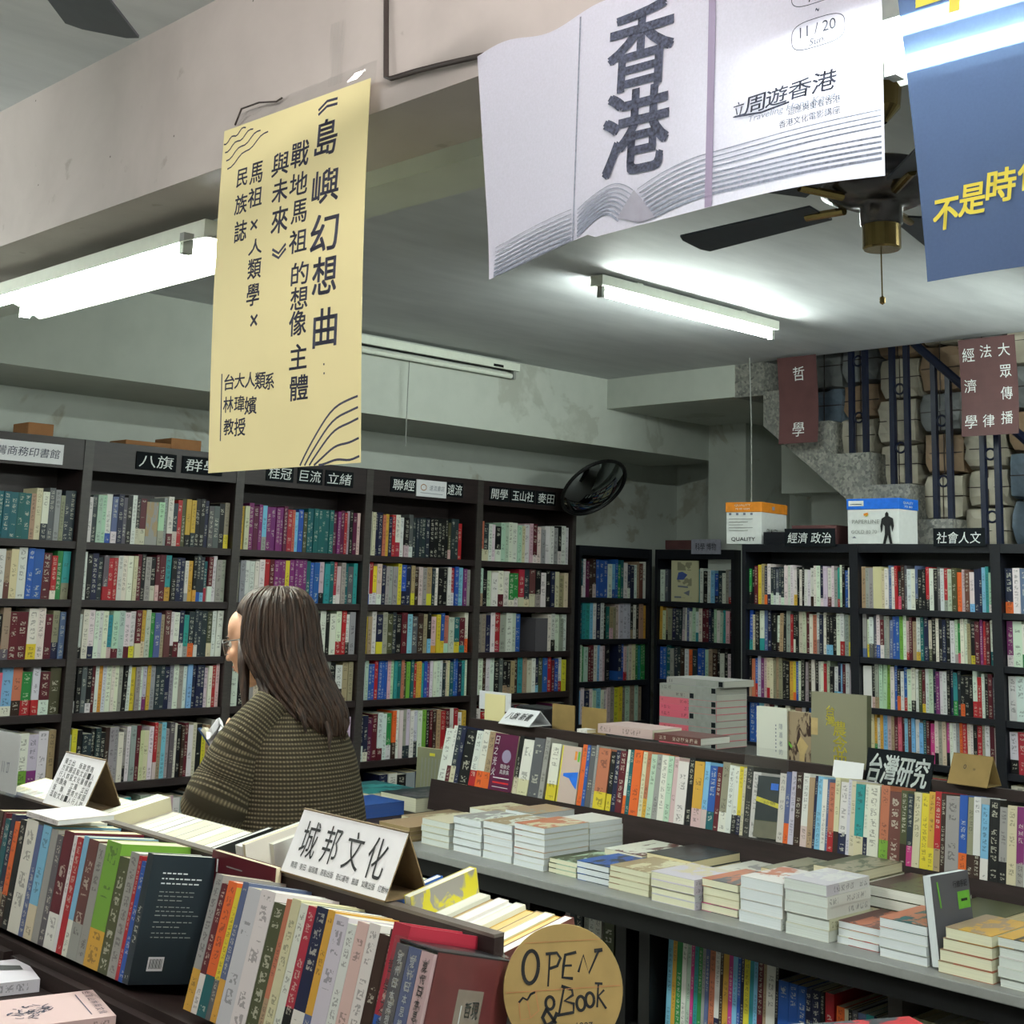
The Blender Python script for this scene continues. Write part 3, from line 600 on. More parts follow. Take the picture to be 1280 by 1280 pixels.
# face-out books standing in that row
def frame(o, r, u): r = Vector(r).normalized(); u = Vector(u).normalized(); n = r.cross(u); return Matrix(((r.x, u.x, n.x, o[0]), (r.y, u.y, n.y, o[1]), (r.z, u.z, n.z, o[2]), (0, 0, 0, 1)))
def face_book(name, o, r, u, w, h, t, tok, label, art=0, page=None):
    """book seen cover first: o lower-left corner, r right, u up, body goes away from the viewer"""
    r = Vector(r).normalized(); u = Vector(u).normalized(); n = r.cross(u).normalized()
    ob = real_book(name, Vector(o) - n * t, n, u, r, t, h, w, tok, art=art, page=page)
    del ob['_t']; tag(ob, label, 'book'); return ob, sheet(Vector(o) + n * 0.0008, r, u)
u7 = Vector((sin(th + .05), 0, cos(th + .05)))
o, f = face_book('book', (3.70, 3.876, 0.894), (0, -1, 0), u7, 0.124, 0.205, 0.02, 'V', 'plum-coloured book shown face out with white lettering on the middle rack')
t = MB()
for k, ch in enumerate('日之光火'): put(t, ch, 0.016, 0.18 - k * 0.038, 0.02, 0.03, f, 'chalk', 0.02, 0.1)
t.lathe([(0.024, 0), (0.024, 0.0006)], 'lilac_print', frame(f(0.076, 0.125), (0, -1, 0), u7) , 18)
put(t, '戰後史', 0.075, 0.088, 0.05, 0.016, f, 'chalk', 0.02); put(t, '風景集', 0.075, 0.068, 0.05, 0.016, f, 'chalk', 0.02); line(t, [(0.02, 0.045), (0.105, 0.045)], 0.003, f, 'chalk'); line(t, [(0.02, 0.028), (0.105, 0.028)], 0.006, f, 'red_print'); line(t, [(0.02, 0.012), (0.105, 0.012)], 0.002, f, 'chalk'); t.build('cover_print', o)
o, f = face_book('book', (3.70, 3.521, 0.894), (0, -1, 0), u7, 0.094, 0.195, 0.02, 'h', 'cream and blue illustrated book shown face out between white and orange spines')
t = MB(); t.idx([f(a, b) for a, b in ((0.02, .1), (0.09, .11), (0.09, .05), (.07, .065), (.05, .085), (.02, .09))], [(0, 1, 2, 3, 4, 5)], 'blue_print'); t.idx([f(a, b) for a, b in ((.065, .15), (.075, .15), (.075, .18), (.065, .18))], [(0, 1, 2, 3)], 'orange_print'); t.idx([f(a, b) for a, b in ((.08, .145), (.09, .145), (.09, .18), (.08, .18))], [(0, 1, 2, 3)], 'green_print'); t.idx([f(a, b) for a, b in ((.0, 0), (.006, 0), (.006, .195), (0, .195))], [(0, 1, 2, 3)], 'yellow_print'); t.build('cover_print', o)
o, f = face_book('book', (3.685, 2.652, 0.90), (0.25, -1, 0), u7, 0.09, 0.185, 0.03, 'x/q', 'film-wrapped dark book with yellow tape and blue dot on the middle rack', page=LP['q'])
t = MB(); line(t, [(0.0, .115), (0.09, .095)], 0.014, f, 'yellow_print'); t.idx([f(a, b) for a, b in ((.045, .145), (.07, .145), (.07, .165), (.045, .165))], [(0, 1, 2, 3)], 'blue_print'); put(t, '特價', .045, .105, .04, .01, f, 'black_ink'); t.idx([f(a, b) for a, b in ((.0, .0), (.09, .0), (.09, .05), (.0, .05))], [(0, 1, 2, 3)], 'cover_olive'); t.build('cover_print', o)
o = MB().grid(lambda u, v: (3.665 + 0.05 * (1 - u) * 0 + 0.12 * v * 0.3, 2.69 - 0.165 * u, 0.895 + 0.275 * v), 6, 6, 'clear_film', 0.0008).build('film_sleeve'); tag(o, 'crinkled clear film sleeve standing before the white face-out card', 'sleeve')

# books and cards standing on top of the middle rack
o, f = face_book('book', (4.03, 2.667, 0.955), (0.10, -1, 0), (0.03, 0, 1), 0.200, 0.375, 0.035, 'U', 'large olive-grey hardback with yellow brush title standing above the middle rack', page=LP['q'])
t = MB()
for ch, a, b, s in (('台', .070, .318, .030), ('灣', .070, .285, .032), ('農', .104, .262, .046), ('念', .106, .212, .050), ('曲', .106, .162, .044), ('文', .108, .112, .050)): put(t, ch, a, b, s, s * 1.05, f, 'gold_ink', 0.02, 0.0)
t.idx([f(a, b) for a, b in ((0.0, .235), (.025, .235), (.025, .29), (0, .29))], [(0, 1, 2, 3)], 'seal_tan'); t.build('title_lettering', o)
o, f = face_book('book', (4.03, 2.883, 1.02), (0, -1, 0), (0, 0, 1), 0.125, 0.245, 0.02, 'w', 'white face-out book with small vertical title left of the olive-grey hardback')
t = MB()
for k, ch in enumerate('隱遁者的'[:4]): put(t, ch, 0.1, 0.185 - k * 0.028, 0.014, 0.018, f, 'pale_ink')
for k in range(8): line(t, [(0.08, .19 - k * .012), (0.08, .184 - k * .012)], 0.004, f, 'pale_ink')
t.build('title_lettering', o)
o, f = face_book('book', (4.04, 2.765, 1.02), (0, -1, 0), (0, 0, 1), 0.105, 0.238, 0.02, 'd/u', 'dark photographic book tucked between the white book and the olive-grey hardback', art=1)
t = MB(); t.idx([f(a, b) for a, b in ((.045, .0), (.065, .0), (.07, .1), (.085, .13), (.055, .16), (.04, .13), (.05, .1))], [(0, 1, 2, 3, 4, 5, 6)], 'seal_tan'); line(t, [(.0, .14), (.02, .12)], .008, f, 'green_print'); t.build('cover_print', o)
sign_x('sign_board', 3.885, 2.375, 2.151, 1.075, 1.188, 'sign_black', [('台灣研究', 0.5, 0.9, 0.48, 0.78)], 'black card with white brush characters on the middle rack', 'chalk', 0.18, lean=0.25, bold=0.03)
o = MB().grid(lambda u, v: (3.86 + 0.02 * v, 2.478 - 0.108 * u, 1.06 + 0.078 * v), 2, 2, 'white_card', 0.001).build('paper_slip'); tag(o, 'white paper slip standing left of the black characters card', 'paper')
def tent(name, o, r, wid, ht, ang, m_out, m_in, label, texts=(), ink='black_ink', bold=0.02, skew=0.0, closed=True, par=None):
    """A-shaped card; o = lower near-left corner, r = direction of the ridge"""
    r = Vector(r).normalized(); n = r.cross(Vector((0, 0, 1))).normalized()        # toward the viewer
    o = Vector(o); up = (Vector((0, 0, cos(ang))) - n * sin(ang)); dn2 = (Vector((0, 0, -cos(ang))) - n * sin(ang))
    A = [o, o + r * wid, o + r * wid + up * ht, o + up * ht]; B = [A[3], A[2], A[2] + dn2 * ht, A[3] + dn2 * ht]; mb = MB(); th_ = 0.0025
    def slab(q, nn, m1, m2):
        b = [p - nn * th_ for p in q]; mb.idx(q + b, [(0, 1, 2, 3)], m1); k = q + b; mb.idx(k, [(7, 6, 5, 4), (0, 4, 5, 1), (1, 5, 6, 2), (2, 6, 7, 3), (3, 7, 4, 0)], m2)
    slab(A, r.cross(up).normalized(), m_out, m_in); slab(B, r.cross(dn2).normalized() * -1 * -1, m_in, m_in)
    if closed: F = [A[0] + Vector((0, 0, .002)), A[1] + Vector((0, 0, .002)), B[2] + Vector((0, 0, .002)), B[3] + Vector((0, 0, .002))]; slab(F, Vector((0, 0, 1)), m_in, m_in)
    ob = mb.build(name); f = sheet(o + r.cross(up).normalized() * 0.001, r, up); t = MB()
    for s, cx, cy, w, h in texts: put(t, s, cx, cy, w, h, f, ink, bold, skew)
    if texts: t.build('lettering', ob)
    tag(ob, label, 'sign'); return ob, f
tent('tent_card', (3.865, 2.084, 1.116), (0, -1, 0), 0.125, 0.095, radians(28), 'kraft', 'kraft', 'kraft cardboard tent card on the right end of the middle rack', [('0', .045, .055, .008, .014), ('*', .075, .05, .008, .008)], bold=0)
tent('tent_card', (3.86, 3.995, 1.116), (0, -1, 0), 0.17, 0.085, radians(48), 'white_card', 'white_card', 'white tent card above the plum book on the middle rack', [('八旗 新書', .085, .045, .13, .038)], skew=0.2, bold=0.02)
for a in ((4.03, 4.255, 0.118, 0.185, 'yellow_card', 'pale yellow folded card with a white card behind it'), (4.03, 3.864, 0.12, 0.165, 'kraft', 'kraft cardboard divider above the middle rack, left of the pair'), (4.03, 3.705, 0.125, 0.166, 'kraft', 'kraft cardboard divider above the middle rack, right of the pair')):
    x, y, w, h, m, lb = a
    boxobj('card_divider', (x, y - w, 1.0), (x + 0.004, y, 1.0 + h + (0.03 if m == 'kraft' else 0.02)), m, label=lb, cat='card')
boxobj('card_divider', (4.036, 4.109, 1.14), (4.04, 4.296, 1.214), 'white_card', label='white card behind the pale yellow folded card', cat='card')
bevel(boxobj('cardboard_box', (4.05, 3.935, 0.90), (4.17, 4.09, 1.168), 'black_cover', label='black glossy box behind the white tent card', cat='box'))
for k, (x, y0, y1, z0, z1, tk, lb) in enumerate(((4.05, 3.548, 3.283, 1.117, 1.15, 'h', 'pale pink flat book lying on top of the middle rack'), (4.05, 3.275, 3.064, 1.117, 1.142, 'D', 'russet flat book with white pages lying on top of the middle rack'))):
    o = real_book('book', (x - .10, y0, z0), (0, 0, 1), (0, -1, 0), (1, 0, 0), z1 - z0, y0 - y1, 0.17, tk); del o['_t']; tag(o, lb, 'book')
o = real_book('book', (3.896, 3.605, 1.1165), (0, 0, 1), (0, -1, 0), (1, 0, 0), 0.012, 0.05, 0.05, 'w'); del o['_t']; tag(o, 'white flat book lying above the orange spined books of the middle rack', 'book')
# tall stack of grey books with pink fronts at the far end of the counter
row = []
for k in range(10):
    z = 1.051 + k * 0.0257
    tk = 'g' if k in (3, 7, 8, 9) else 'H'
    dx = 0.0 if k < 9 else 0.02
    ob = real_book('book', (4.40 + dx, 3.622 - dx, z - 0.0), (0, 0, 1), (0, -1, 0), (1, 0, 0), 0.0252, 0.285, 0.2, tk + '/g'if tk != 'g' else 'g', band=0.0, page=lin((.66, .66, .62)))
    tag(ob, '%s thick book, %s from the top of the tall stack before the alcove' % ({'g': 'grey', 'H': 'pink-fronted grey'}[tk], ORD[9 - k]), 'book', 'tall stack of thick books'); del ob['_t']
    f = sheet(Vector((4.3985 + dx, 3.622 - dx, z)), (0, -1, 0), (0, 0, 1)); t = MB()
    t.idx([f(a, b) for a, b in ((.15, 0), (.285, 0), (.285, .0245), (.15, .0245))], [(0, 1, 2, 3)], 'plastic_grey'); line(t, [(.155 if k % 3 == 1 else .262, .0125), (.175 if k % 3 == 1 else .282, .0125)], .019, sheet(Vector((4.3975 + dx, 3.622 - dx, z)), (0, -1, 0), (0, 0, 1)), 'sign_black'); t.build('spine_label', ob)
boxobj('side_table', (4.35, 3.0, 0.0), (4.66, 3.9, 1.05), 'black_paint', label='narrow black stand behind the rack carrying the tall stack', cat='table')

# ------------------------------------------------------------------ stacks of paperbacks on the grey counter
def stack(X, y0, y1, n, ht, toks_, label, dep=0.205, page=None, spine_right=False, off=0.004, art=1, z0=0.7805):
    tz = ht / n; y0, y1 = max(y0, y1), min(y0, y1)
    for k in range(n):
        dx, dy = random.uniform(-off, off) * 0.8, random.uniform(-off, off) * 0.6; z = z0 + k * tz; tk = toks_[k % len(toks_)] if k < n - 1 else toks_[-1]
        w = y0 - y1 - 0.004
        if spine_right:  # spine on the right hand side
            ob = real_book('paperback', (X + dx, y1 + 0.002 + dy, z), (0, 0, 1), (1, 0, 0), (0, 1, 0), tz * 0.985, dep, w, tk, page=page, art=art)
        else:            # fore edge or foot toward us
            ob = real_book('paperback', (X + dep + dx, y0 - 0.002 + dy, z), (0, 0, 1), (0, -1, 0), (-1, 0, 0), tz * 0.985, w, dep, tk, page=page, art=art)
        del ob['_t']
        where = 'single book in' if n == 1 else ('topmost book of' if k == n - 1 else 'lowest book of' if k == 0 else ORD[k] + ' book up in')
        tag(ob, where + ' ' + label, 'book', 'stacked paperbacks on the grey counter')
CR = lin((.86, .85, .74)); WH = lin((.84, .86, .87)); GW = lin((.80, .82, .80))
stack(3.20, 3.674, 3.53, 4, 0.082, ['i'], 'the short stack nearest the kraft-brown ones', page=GW)
stack(3.20, 3.514, 3.376, 5, 0.110, ['w', 'g', 'w/g'], 'the white stack second along the counter edge', page=WH)
stack(3.20, 3.369, 3.232, 5, 0.117, ['w', 'w/u'], 'the white stack left of the tall white one', page=WH)
stack(3.20, 3.225, 3.087, 7, 0.129, ['w', 'w', 'i/O'], 'the tall white stack on the left of the counter', page=WH, spine_right=False)
stack(3.41, 3.225, 3.087, 7, 0.126, ['w', 'w'], 'the tall white stack behind the left one', page=WH, dep=0.16)
stack(3.40, 3.47, 3.33, 5, 0.12, ['w', 'g/u'], 'the back-row stack under the left rack books', page=WH, dep=0.2)
stack(3.41, 3.66, 3.50, 4, 0.10, ['U', 'u/i'], 'the back-row stack behind the shortest front stack', page=GW, dep=0.2)
stack(3.215, 3.083, 2.962, 3, 0.044, ['L/q'], 'the low cream stack with greenish cover', page=CR)
stack(3.205, 2.958, 2.824, 3, 0.055, ['x/b'], 'the low white stack with dark blue cover', page=WH)
stack(3.196, 2.818, 2.66, 4, 0.066, ['i/u'], 'the low cream stack with grey-tan cover', page=CR)
stack(3.172, 2.638, 2.478, 4, 0.079, ['i/W'], 'the cream stack jutting over the counter edge', page=CR, spine_right=True, dep=0.19)
stack(3.196, 2.473, 2.346, 4, 0.085, ['x/v', 'i', 'i', 'G/O'], 'the cream stack with dark and pink cover', page=CR)
stack(3.176, 2.330, 2.190, 4, 0.117, ['w', 'w', 'w', 'O/w'], 'the white stack left of the glossy white one', page=WH, spine_right=True)
stack(3.166, 2.177, 2.043, 5, 0.139, ['w', 'i', 'w', 'w', 'w/W'], 'the glossy white stack at mid counter', page=GW, spine_right=True)
stack(3.190, 2.036, 1.913, 3, 0.055, ['r/w', 'w', 'O/D'], 'the low stack with russet cover', page=WH)
stack(3.164, 1.90, 1.768, 4, 0.092, ['w', 'w', 'w', 't/O'], 'the white stack touching the upright grey book', page=WH)
for k in range(4):
    stack(3.15 + 0.0 * k, 1.735 - 0.006 * k, 1.594 + 0.001 * k, 1, 0.026, ['O/u' if k < 3 else 'a/u'], 'staggered cream stack, %s from the counter' % ORD[k], page=CR, z0=0.7805 + 0.0262 * k)
stack(3.150, 1.583, 1.44, 5, 0.108, ['w', 'w', 'w', 'w', 'k/a'], 'the stack cut by the right picture edge', page=GW)
# back row
for y0, y1, ht, n, tk, lb in ((3.02, 2.86, .062, 2, 'D/w', 'the back-row pair with brown and white cover'), (2.84, 2.66, .075, 3, 'x/k', 'the back-row stack with dark cover'), (2.62, 2.45, .06, 2, 'g/w', 'the back-row pair of grey magazines'), (2.42, 2.27, .10, 4, 'q/U', 'the back-row stack with olive cover'),
                              (2.24, 2.10, .135, 5, 'U/q', 'the tall back-row stack with khaki cover'), (2.08, 1.90, .11, 4, 'q/d', 'the back-row stack with dark olive cover'), (1.885, 1.72, .08, 3, 'q', 'the back-row olive stack left of the upright book'), (1.62, 1.47, .10, 4, 's/H', 'the back-row stack with sky-blue cover'), (1.455, 1.30, .085, 3, 'n/B', 'the back-row stack with navy cover')):
    stack(3.40, y0, y1, n, ht, [tk], lb, dep=0.24, off=0.006)
stack(3.385, 1.955, 1.865, 2, 0.045, ['w'], 'the small white pair before the olive stack', dep=0.12, page=WH, z0=0.7805 + 0.0)
r_ = Vector((1, -.1, 0)).normalized(); u_ = Vector((0, .10, 1)).normalized(); n_ = r_.cross(u_)
o = real_book('book', Vector((3.165, 1.758, .783)) + r_ * .155, n_, u_, -r_, .024, .205, .155, 'G', page=WH); del o['_t']; tag(o, 'grey and green book standing upright among the stacks', 'book')
f = sheet(Vector((3.165, 1.758, .783)) + n_ * .0248, r_, u_)
t = MB(); t.idx([f(a, b) for a, b in ((.10, .12), (.15, .12), (.15, .16), (.10, .16))], [(0, 1, 2, 3)], 'green_print'); line(t, [(.112, .14), (.138, .14)], .006, sheet(f(0, 0) + n_ * .0005, r_, u_), 'black_ink'); line(t, [(.022, .19), (.028, .13)], .006, f, 'green_print'); put(t, '行旅手記', .115, .178, .06, .016, f, 'black_ink', .02); t.build('cover_print', o)

# books in the cabinet below the counter
UND = """3.070 20 g;3.050 24 x;3.026 30 x;2.990 20 g;2.970 23 w;2.947 29 w;2.911 45 q/r;2.663 18 s;2.645 15 a;2.630 20 e;2.610 17 w;2.592 14 L;2.578 11 v;2.566 14 T;2.552 14 e;2.538 11 g;2.527 14 B;2.512 20 O;2.493 17 w/n;2.476 11 d;2.465 19 a;2.446 14 v;2.432 16 s;2.416 11 b;2.405 11 n;2.394 19 y;2.375 13 T;2.362 13 s;2.349 18 m;2.330 10 u;2.320 29 w;2.291 10 k;2.281 33 b;2.248 28 b;2.220 28 b;2.193 20 n;2.173 27 n;2.146 12 k;2.131 27 r;2.097 24 o;2.073 12 i;2.062 12 k;2.050 16 G;2.033 23 B/r;2.010 23 T;1.987 9 n;1.978 34 u;1.940 18 h;1.875 26 i;1.849 24 i;1.825 26 i;1.800 27 i;1.773 31 i;1.741 31 i"""
row = []
for s in UND.split(';'):
    y, w, tk = s.split(); y = float(y); w = float(w) / 1000
    zt = 0.665 if y > 2.7 else (0.668 if y > 2.29 else (0.625 if y > 2.10 else (0.60 if y > 1.9 else 0.625))); hh = zt - 0.41
    ln = 0.10 if 2.2 < y < 2.7 else 0.03
    h = Vector((0.02, -ln * 0.3, 1)).normalized() if y > 1.9 else Vector((0, 0, 1))
    row.append(real_book('book', (3.275, y, 0.4115), (0, -1, 0), h, (1, 0, 0), w * 0.97, hh * random.uniform(.985, 1.0), 0.19, tk, seed=random.random()))
label_row(row, 'in the cabinet below the counter', 'spined book')

# ------------------------------------------------------------------ near rack: two-sided, board in the middle
nr = root('display_rack', (1.48, 2.4, 0), 'dark brown double-sided sloping book rack in the foreground, with an upright middle board', 'rack')
N_ = lambda nm, lo, hi, m: MB().box(lo, hi, m).build(nm, nr)
xprism('near_ledge', [(1.28, 0.85), (1.28, 0.945), (1.47, 0.900), (1.47, 0.85)], 1.35, 3.4, 'rack_wood', nr)
xprism('far_ledge', [(1.49, 0.85), (1.49, 0.912), (1.70, 0.945), (1.70, 0.85)], 1.35, 3.4, 'rack_wood', nr)
for a, b in ((1.516, 2.735), (2.745, 3.4)): N_('middle_board', (1.47, a, 0.85), (1.49, b, 1.143), 'rack_wood'); N_('board_edge', (1.4695, a, 1.143), (1.4905, b, 1.148), 'brown_edge')
N_('near_panel', (1.262, 1.35, 0.06), (1.28, 2.62, 0.93), 'rack_wood'); N_('near_panel', (1.262, 2.65, 0.06), (1.28, 3.4, 0.93), 'rack_wood')
N_('far_panel', (1.70, 1.35, 0.06), (1.718, 3.4, 0.93), 'rack_wood')
N_('end_panel', (1.28, 1.35, 0.06), (1.68, 1.37, 0.85), 'rack_wood'); N_('end_panel', (1.28, 3.38, 0.06), (1.68, 3.4, 0.85), 'rack_wood'); N_('base', (1.27, 1.36, 0), (1.69, 3.39, 0.06), 'rack_wood')
FR = """2.90 30 k;2.87 28 u;2.842 26 d;2.814 11 m/u;2.803 22 t/u;2.780 19 n/u;2.762 22 o/d;2.740 25 k;2.714 50 w;2.665 21 B;2.644 34 s/i;2.609 27 g;2.582 23 G;2.559 39 m/w;2.520 13 w;2.507 22 r/r;2.484 19 s/w;2.465 37 D/g;2.428 28 g;2.400 54 l/a;2.347 35 q;2.312 29 g;2.283 11 r;2.272 17 b"""
FR2 = """2.058 22 g/a;2.035 17 m/w;2.018 26 o/t;1.992 14 y/G;1.978 16 B/a;1.961 37 W;1.925 40 w;1.884 31 q;1.854 13 O/u;1.841 23 i;1.817 19 w;1.798 21 R/k;1.777 29 n/w;1.749 18 a/B;1.731 34 W;1.697 21 w;1.676 27 h;1.649 26 w;1.623 22 d;1.601 14 d/u"""
row = []
def near_row(src, tilt0, tilt1):
    L = src.split(';')
    for k, s_ in enumerate(L):
        y, w, tk = s_.split(); y = float(y); w = float(w) / 1000; a = radians(tilt0 + (tilt1 - tilt0) * k / len(L)); h = Vector((sin(a), 0, cos(a))); d = Vector((cos(a), 0, -sin(a)))
        H = random.choice((0.198, 0.205, 0.208, 0.21))
        if tk == 'l/a': H = 0.215
        if tk == 'q': H = 0.195
        row.append(real_book('book', Vector((1.2945, y, 0.953 if a < 0.2 else 0.956)), (0, -1, 0), h, d, w * 0.985, H, random.uniform(0.145, 0.152), tk, band=0.3))
near_row(FR, 5, 9)
near_row(FR2, 13, 14)
label_row(row, 'on the near rack', 'spined book')
a9 = radians(9); u9 = Vector((sin(a9), 0, cos(a9))); d9 = Vector((cos(a9), 0, -sin(a9)))
def lib(o, t, h, d, T, H, D, tk, label, **k):
    ob = real_book('book', o, t, h, d, T, H, D, tk, **k); del ob['_t']; return tag(ob, label, 'book')
# dark navy book whose back cover shows
o = lib((1.292, 2.254, 0.955), (0, -1, 0), u9, d9, 0.020, 0.213, 0.155, 'x', 'dark navy-green book showing its back cover with small white text and barcode')
f = sheet(Vector((1.292, 2.254, 0.955)) + Vector((0, -0.0208, 0)), d9, u9); t = MB()
rr = random.Random(3)
for k, (y, wd, hh) in enumerate(((.183, .05, .004), (.174, .09, .004), (.166, .08, .004), (.152, .075, .003), (.145, .07, .003), (.138, .055, .003), (.127, .075, .003), (.120, .085, .003), (.113, .085, .003), (.102, .08, .003), (.094, .06, .003), (.084, .07, .003), (.077, .08, .003))):
    x = 0.025
    while x < 0.02 + wd:
        q = rr.uniform(.004, .012); line(t, [(x, y), (x + q, y)], hh * 0.55, f, 'plastic_grey' if k > 2 else 'chalk'); x += q + .003
t.idx([f(a, b) for a, b in ((.03, .022), (.062, .022), (.062, .045), (.03, .045))], [(0, 1, 2, 3)], 'white_card'); t.build('cover_text', o)
t = MB(); f2 = lambda a, b: f(a, b) + Vector((0, -0.0006, 0))
for k in range(12): line(t, [(.034 + k * .0022, .026), (.034 + k * .0022, .042)], .0009 + .0006 * (k % 3 == 0), f2, 'black_ink')
t.build('barcode', o)
o, f = face_book('book', (1.446, 2.245, 0.945), (0, -1, 0), (.03, 0, 1), 0.20, 0.213, 0.014, 'm', 'maroon book leaning face out against the board, only its top showing')
t = MB(); line(t, [(.02, .20), (.02, .178)], .005, f, 'chalk'); line(t, [(.05, .192), (.10, .192)], .002, f, 'plastic_grey'); t.build('cover_text', o)
a14 = radians(14); u14 = Vector((sin(a14), 0, cos(a14))); d14 = Vector((cos(a14), 0, -sin(a14)))
o = lib((1.285, 1.587, 0.956), (0, -1, 0), u14, d14, 0.036, 0.222, 0.178, 'R/b', 'big crimson hardback with blue foot beside the boxed set', band=0.45, hard=True)
f = sheet(Vector((1.285, 1.587, 0.956)) - d14 * 0.0008, (0, -1, 0), u14); t = MB()
for k in range(4): put(t, '哲學之樹'[k], .013, .165 - k * .026, .012, .018, f, 'black_ink'); put(t, '理性批判'[k], .025, .165 - k * .026, .009, .014, f, 'black_ink')
for k in range(3): line(t, [(.006 + .006 * k + .004 * sin(q), .01 + q * .007) for q in range(9)], .0015, f, 'chalk')
t.build('spine_lettering', o)
# boxed set: slipcase with three volumes
o = root('slipcase', (1.27, 1.54, 0.956), 'maroon slipcase with grey label holding three dark volumes, wrapped in film', 'box')
B0 = Vector((1.262, 1.548, 0.957)); fr14 = frame(B0, (0, -1, 0), u14)
m = MB(); T3 = .080; Hs = .207; Ds = .158
def fb(lo, hi, mt): 
    F = Matrix(((0, u14.x, d14.x, B0.x), (-1, u14.y, d14.y, B0.y), (0, u14.z, d14.z, B0.z), (0, 0, 0, 1))); m.box(lo, hi, mt, F)
simple('maroon_print', (.42, .20, .20), .3); simple('label_grey', (.55, .50, .45), .5)
fb((-.002, -.002, .006), (0, Hs, Ds), 'maroon_print'); fb((T3, -.002, .006), (T3 + .003, Hs, Ds), 'maroon_print'); fb((-.002, -.004, .006), (T3 + .003, -.002, Ds), 'maroon_print'); fb((-.002, Hs, .006), (T3 + .003, Hs + .002, Ds), 'black_cover'); fb((-.002, 0, Ds), (T3 + .003, Hs, Ds + .003), 'maroon_print'); m.build('case', o)
f = sheet(B0 + Vector((0, -T3 - .0036, 0)), d14, u14); t = MB(); t.idx([f(a, b) for a, b in ((.055, .02), (.105, .02), (.105, .165), (.055, .165))], [(0, 1, 2, 3)], 'label_grey'); t.build('label', o)
t = MB(); f3 = sheet(B0 + Vector((0, -T3 - .0042, 0)), d14, u14)
for k in range(4): put(t, '現代日本'[k], .093, .14 - .03 * k, .013, .022, f3, 'chalk', .02); put(t, '哲學史論'[k], .079, .14 - .03 * k, .012, .02, f3, 'chalk', .02)
line(t, [(.066, .145), (.066, .05)], .002, f3, 'chalk'); t.build('label_lettering', o)
for k, (tk, mt) in enumerate((('G', 'chalk'), ('B', 'chalk'), ('h', 'black_ink'))):
    v = real_book('volume', B0 + Vector((0, -.0265 * k - .001, 0)) + u14 * .001, (0, -1, 0), u14, d14, .0255, Hs - .004, .15, tk); BOOKS.pop(); v.parent = o; v.location = Vector(v.location) - Vector(o.location); del v['_t']; v['_keep'] = 1
    ff = sheet(B0 + Vector((0, -.0265 * k - .001, 0)) - d14 * .0008, (0, -1, 0), u14); t = MB()
    for j in range(7): put(t, '現代日本思想史'[j], .013, .185 - j * .0155, .009, .012, ff, mt, .02)
    t.lathe([(.005, 0), (.005, .0005)], 'seal_tan', frame(ff(.013, .066), (0, -1, 0), u14), 16); put(t, '上中下'[k], .013, .045, .01, .012, ff, mt, .02)
    t.build('spine_lettering', v)
m = MB(); fb((-.004, -.004, -.002), (T3 + .006, Hs + .006, Ds + .004), 'clear_film'); m.build('film_wrap', o)
# far side of the near rack: page tops
row = []; y = 3.30; rnd = random.Random(12)
FAR = [('i', .03, 0), ('w', .024, 0), ('i', .03, 0), ('w', .02, 0), ('w', .026, 0), ('i', .028, 0), ('g/i', .03, 0), ('h', .03, 0), ('i', .036, 0), ('O', .03, 0), ('i', .03, 0), ('w', .03, 0), ('w', .03, 0), ('u', .02, 0), ('w', .026, 0), ('i', .03, 0), ('w', .02, .03), ('i', .026, .03), ('w', .03, .0),
       ('w', .026, 0), ('i', .03, 0), ('g', .024, 0), ('w', .034, 0), ('W', .03, 0), ('i', .032, 0), ('w', .026, 0), ('i', .028, 0), ('w', .024, 0), ('w', .022, 0), ('k', .012, .02), ('w', .04, -.01), ('w', .036, -.01), ('w', .02, .045), ('w', .008, .05), ('y', .035, .0), ('w', .03, 0), ('w', .012, .065), ('y', .02, .0), ('a', .03, 0), ('w', .03, 0), ('i', .03, 0), ('w', .03, 0), ('i', .028, .0), ('w', .026, 0), ('i', .03, 0), ('b', .012, .012), ('w', .04, -.006), ('w', .02, -.006),
       ('y/g', .014, .04), ('w', .022, 0), ('u', .016, -.006), ('w', .02, 0), ('w', .014, -.004), ('w', .018, 0), ('a', .02, -.008), ('u', .016, -.005), ('i', .018, -.003), ('a', .018, -.005), ('D', .016, .0)]
far_lab = []
ytot = sum(q[1] for q in FAR); k_ = (3.30 - 1.515) / ytot
for tk, w, dh in FAR:
    w *= k_; a = radians(-11); h = Vector((sin(a), 0, cos(a))); d = Vector((-cos(a), 0, sin(a) * -1 * -1)); d = Vector((-cos(a), 0, sin(a)))
    H = .205 + dh; pg = {'u': lin((.80, .70, .50)), 'a': lin((.84, .74, .50)), 'O': lin((.86, .72, .60)), 'k': lin((.8, .8, .78))}.get(tk[0], rnd.choice((lin((.88, .87, .80)), lin((.87, .84, .70)), lin((.9, .9, .87)))))
    # spine faces away (+X); t runs along +Y so that (t,h,d) stays right-handed
    ob = real_book('book', Vector((1.678, y - w, 0.9475)), (0, 1, 0), h, d, w * .98, H, .15 - (.006 if dh > .03 else 0), tk, page=pg, art=1 if tk == 'y/g' else 0)
    row.append(ob); y -= w
